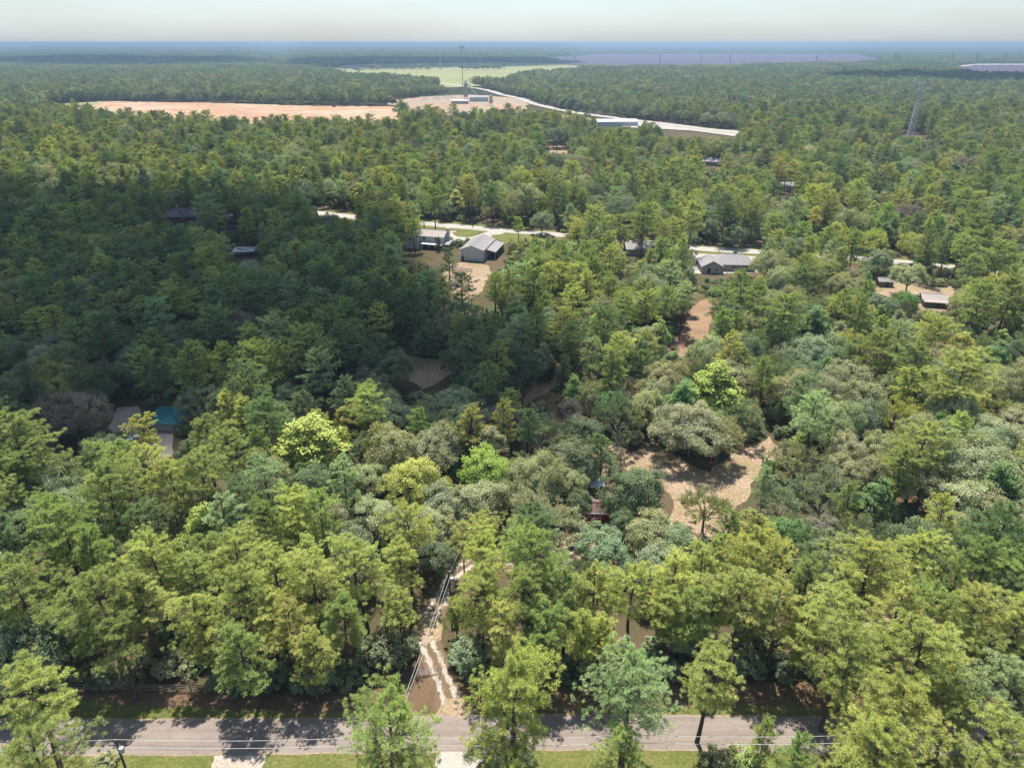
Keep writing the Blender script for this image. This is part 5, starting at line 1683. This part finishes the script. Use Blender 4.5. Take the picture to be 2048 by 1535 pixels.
# ------------------------------------------------------------------ concrete plant and buildings beyond
a = at(932, 199)
root = empty('silo_tower', (a.x, a.y, 0), 0, 'pale concrete plant silo tower with a stepped top', 'silo')
MB().lathe([(3.2, 0), (3.2, 19), (2.4, 21)], 14, (0, 0, 4)).build('silo', M['concrete'], root)
MB().box((0, 0, 27), (3.6, 3.6, 5)).build('head_house', M['white_wall'], root)
for x in (-2.4, 2.4):
    for y_ in (-2.4, 2.4): MB().bar((x, y_, 0), (x, y_, 6), .35, 6).build('leg', M['galv'], root)
cv = MB(); cv.bar((3, -1, 24), (22, -8, 3), 1.1, 6); cv.build('conveyor', M['galv'], root)
a = at(958, 203)
root, ro = gable_building('warehouse', 'long grey metal warehouse at the concrete plant right of the silo', 'warehouse', (a.x, a.y, 0), R(2), 30, 14, 7, 9, M['light_grey'], M['pale_roof'], .3)
MB().box((-6, -7.1, 2.4), (6, .2, 4.6)).build('door', M['galv'], root)
a = at(982, 212)
root = empty('hopper', (a.x, a.y, 0), 0, 'pale batching hopper on legs in the plant yard', 'hopper')
MB().box((0, 0, 11), (5, 5, 8)).build('bin', M['beige_wall'], root)
MB().lathe([(.6, 0), (3.2, 4)], 4, (0, 0, 3)).build('chute', M['galv'], root)
for x in (-2.3, 2.3):
    for y_ in (-2.3, 2.3): MB().bar((x, y_, 0), (x, y_, 8), .3, 6).build('leg', M['galv'], root)
a = at(920, 208)
root, ro = gable_building('warehouse', 'low beige warehouse in front of the plant silo', 'warehouse', (a.x, a.y, 0), R(-3), 26, 10, 5, 6, M['beige_wall'], M['white_metal'], .3)
a = at(855, 228)
root, ro = gable_building('warehouse', 'small white-roofed warehouse left of the plant yard trees', 'warehouse', (a.x, a.y, 0), R(80), 26, 11, 4.5, 6, M['white_wall'], M['white_metal'], .3)
a = at(1232, 251)
root, ro = gable_building('warehouse', 'long white metal warehouse roof beside the far highway', 'warehouse', (a.x, a.y, 0), R(4), 46, 20, 5, 7, M['white_metal'], M['white_metal'], .3)
a = at(1113, 288)
root, ro = gable_building('house', 'small white house with a rust-red roof in a gap of the far wood', 'house', (a.x, a.y + 3, 0), R(2), 13, 8, 3, 5, M['white_wall'], M['brick'], .4)
add_window(root, -3, -4, 1.6, 1.2, 1.2, 0, -1); add_window(root, 3, -4, 1.6, 1.2, 1.2, 0, -1)
poly_obj('far_yard', pxpoly([(1098, 292), (1130, 290), (1135, 308), (1100, 306)]), .05, M['sand'], 1, 5)
a = at(1426, 331)
root, ro = gable_building('house', 'grey gabled house roof deep in the wood left of the cell tower', 'house', (a.x, a.y + 3, 0), R(-30), 12, 9, 3.2, 5.6, M['tan_wall'], M['grey_roof'], .5)
a = at(1575, 380)
root, ro = gable_building('house', 'pale roofed house showing between trees beyond the second road', 'house', (a.x, a.y + 2, 0), R(8), 11, 8, 3, 4.8, M['white_wall'], M['pale_roof'], .5)
a = at(1500, 378)
root, ro = gable_building('shed', 'small white gabled shed left of the pale roofed house in the wood', 'shed', (a.x, a.y + 2, 0), R(70), 7, 6, 2.8, 4.2, M['white_wall'], M['white_metal'], .3)
# heaps of aggregate
for k, (px, py, s_) in enumerate([(850, 200, 9), (872, 199, 11), (893, 198, 10), (905, 197, 9)]):
    a = at(px, py)
    bm = bmesh.new()
    bmesh.ops.create_cone(bm, cap_ends=True, segments=24, radius1=s_, radius2=.6, depth=s_ * .62, matrix=Matrix.Translation((0, 0, s_ * .28)))
    bmesh.ops.subdivide_edges(bm, edges=bm.edges[:], cuts=2, use_grid_fill=True)
    for v in bm.verts:
        v.co += v.co.normalized() * noise.noise(v.co * .35 + Vector((k * 7, 0, 0))) * s_ * .13
    me_ = bpy.data.meshes.new('gravel_heap'); bm.to_mesh(me_); bm.free()
    me_.materials.append(M['pale_gravel'])
    o = bpy.data.objects.new('gravel_heap', me_); COL.objects.link(o); o.location = (a.x, a.y, 0)
    tag(o, 'pale heap of gravel along the back of the plant yard, %s from the left' % OR[k], 'gravel heap', 'gravel heaps at the plant')
# trucks in a row
for k in range(7):
    a = at(1010 + k * 5.4, 231)
    root = empty('truck', (a.x, a.y, .6), R(100), 'white truck parked in the row right of the plant, %s from the left' % OR[k], 'truck', 'trucks parked at the plant')
    MB().box((2.6, 0, 1.7), (2.2, 2.3, 2.4)).build('cab', M['white_paint'], root)
    MB().lathe([(.5, -2.4), (1.25, -1.2), (1.3, .6), (.8, 1.7)], 10).build('drum', M['white_paint'], root).rotation_euler = (0, R(80), 0)
    root.children[-1].location = (-1.0, 0, 2.2)
    MB().box((0, 0, .8), (7, 2.2, .4)).build('chassis', M['dark'], root)
    for x in (2.6, -1.6, -2.8):
        MB().bar((x, -1.15, .5), (x, 1.15, .5), .5, 8).build('wheel', M['dark'], root)
a = at(668, 214)
root = empty('excavator', (a.x, a.y, .3), 0, 'small yellow-brown excavator working on the red soil field', 'excavator')
MB().box((0, 0, 2.0), (4.2, 2.8, 2.2)).build('body', M['rust'], root)
MB().box((0, 0, .5), (5.2, 3.2, 1.0)).build('track', M['dark'], root)
bo = MB(); bo.bar((1.5, 0, 2.4), (5.5, 0, 6.5), .5, 5); bo.bar((5.5, 0, 6.5), (8.5, 0, 2.0), .4, 5); bo.build('boom', M['rust'], root)


# ------------------------------------------------------------------ clouds that throw the shadows on the wood (out of frame, above)
def cloud(name, pts, alt, r0, r1, n, seed, label):
    """a bank of cumulus billows whose shadow covers the ground outline pts"""
    rng = random.Random(seed)
    P = [(p.x, p.y) for p in pts]
    x0, x1 = min(p[0] for p in P), max(p[0] for p in P)
    y0, y1 = min(p[1] for p in P), max(p[1] for p in P)
    bm = bmesh.new()
    k = tries = 0
    off = SUN_DIR * (alt / SUN_DIR.z)
    while k < n and tries < n * 60:
        tries += 1
        x, y = rng.uniform(x0, x1), rng.uniform(y0, y1)
        r = rng.uniform(r0, r1)
        if not in_poly(x, y, P): continue
        if not all(in_poly(x + r * .8 * math.cos(a), y + r * .8 * math.sin(a), P) for a in (0, 1.57, 3.14, 4.71)):
            r = r0
        if not all(in_poly(x + r * .6 * math.cos(a), y + r * .6 * math.sin(a), P) for a in (0, 1.57, 3.14, 4.71)): continue
        mt = Matrix.Translation((x + off.x, y + off.y, alt + rng.uniform(-.2, .5) * r)) @ Matrix.Diagonal((1, 1, rng.uniform(.5, .8), 1))
        g = bmesh.ops.create_icosphere(bm, subdivisions=3, radius=r, matrix=mt)
        for v in g['verts']:
            c = v.co
            w = noise.noise(c / (r * .6)) * .28 + noise.noise(c / (r * .22)) * .14
            ctr = Vector((x + off.x, y + off.y, alt))
            v.co = c + (c - ctr).normalized() * w * r
        k += 1
    me = bpy.data.meshes.new(name)
    bm.to_mesh(me); bm.free()
    me.materials.append(M['cloud'])
    me.polygons.foreach_set('use_smooth', [True] * len(me.polygons))
    o = bpy.data.objects.new(name, me)
    COL.objects.link(o)
    return tag(o, label, 'cloud')
shade1 = [(-600, 385), (300, 372), (520, 385), (740, 405), (815, 455), (860, 505), (930, 585), (1060, 600), (1110, 660), (1160, 690), (1185, 740), (1200, 800), (1180, 880), (1110, 900), (1030, 880), (900, 850), (760, 850), (720, 805), (560, 800), (480, 730), (440, 775), (300, 800), (230, 865), (90, 850), (-200, 950), (-700, 950)]
cloud('cloud', [at(x, y, 12) for x, y in shade1], 1500, 9, 30, 520, 5, 'low white cumulus cloud over the left half of the wood')
cloud('cloud', [at(x, y, 15) for x, y in [(1640, 152), (1700, 143), (2300, 141), (2400, 155), (2100, 163), (1800, 158)]], 800, 60, 190, 140, 6, 'white cumulus cloud over the far right woods')
cloud('cloud', [at(x, y, 15) for x, y in [(560, 127), (620, 114), (900, 113), (1160, 114), (1150, 121), (900, 126), (700, 129)]], 1100, 120, 380, 140, 8, 'white cumulus cloud over the woods behind the pale field')
cloud('cloud', [at(x, y, 15) for x, y in [(-300, 122), (100, 110), (500, 112), (560, 124), (200, 128)]], 1100, 120, 380, 120, 9, 'white cumulus cloud over the far left woods')

# ------------------------------------------------------------------ haze
bm = bmesh.new()
bmesh.ops.create_cube(bm, size=1.0)
me = bpy.data.meshes.new('haze')
bm.to_mesh(me); bm.free()
haze = bpy.data.objects.new('haze', me)
COL.objects.link(haze)
haze['kind'] = 'stuff'
HAZE_TOP, HAZE_BOT = 91.0, -25.0
haze.scale = (92000, 46600, HAZE_TOP - HAZE_BOT)
haze.location = (0, 22300, (HAZE_TOP + HAZE_BOT) / 2)
m = bpy.data.materials.new('haze_air')
m.use_nodes = True
nt = m.node_tree
for n in list(nt.nodes):
    if n.type == 'BSDF_PRINCIPLED': nt.nodes.remove(n)
pv = N(nt, 'ShaderNodeVolumePrincipled')
pv.inputs['Color'].default_value = (0.28, 0.40, 0.57, 1)
pv.inputs['Density'].default_value = 1.5e-4
pv.inputs['Anisotropy'].default_value = 0.2
nt.links.new(pv.outputs[0], nt.nodes['Material Output'].inputs['Volume'])
me.materials.append(m)
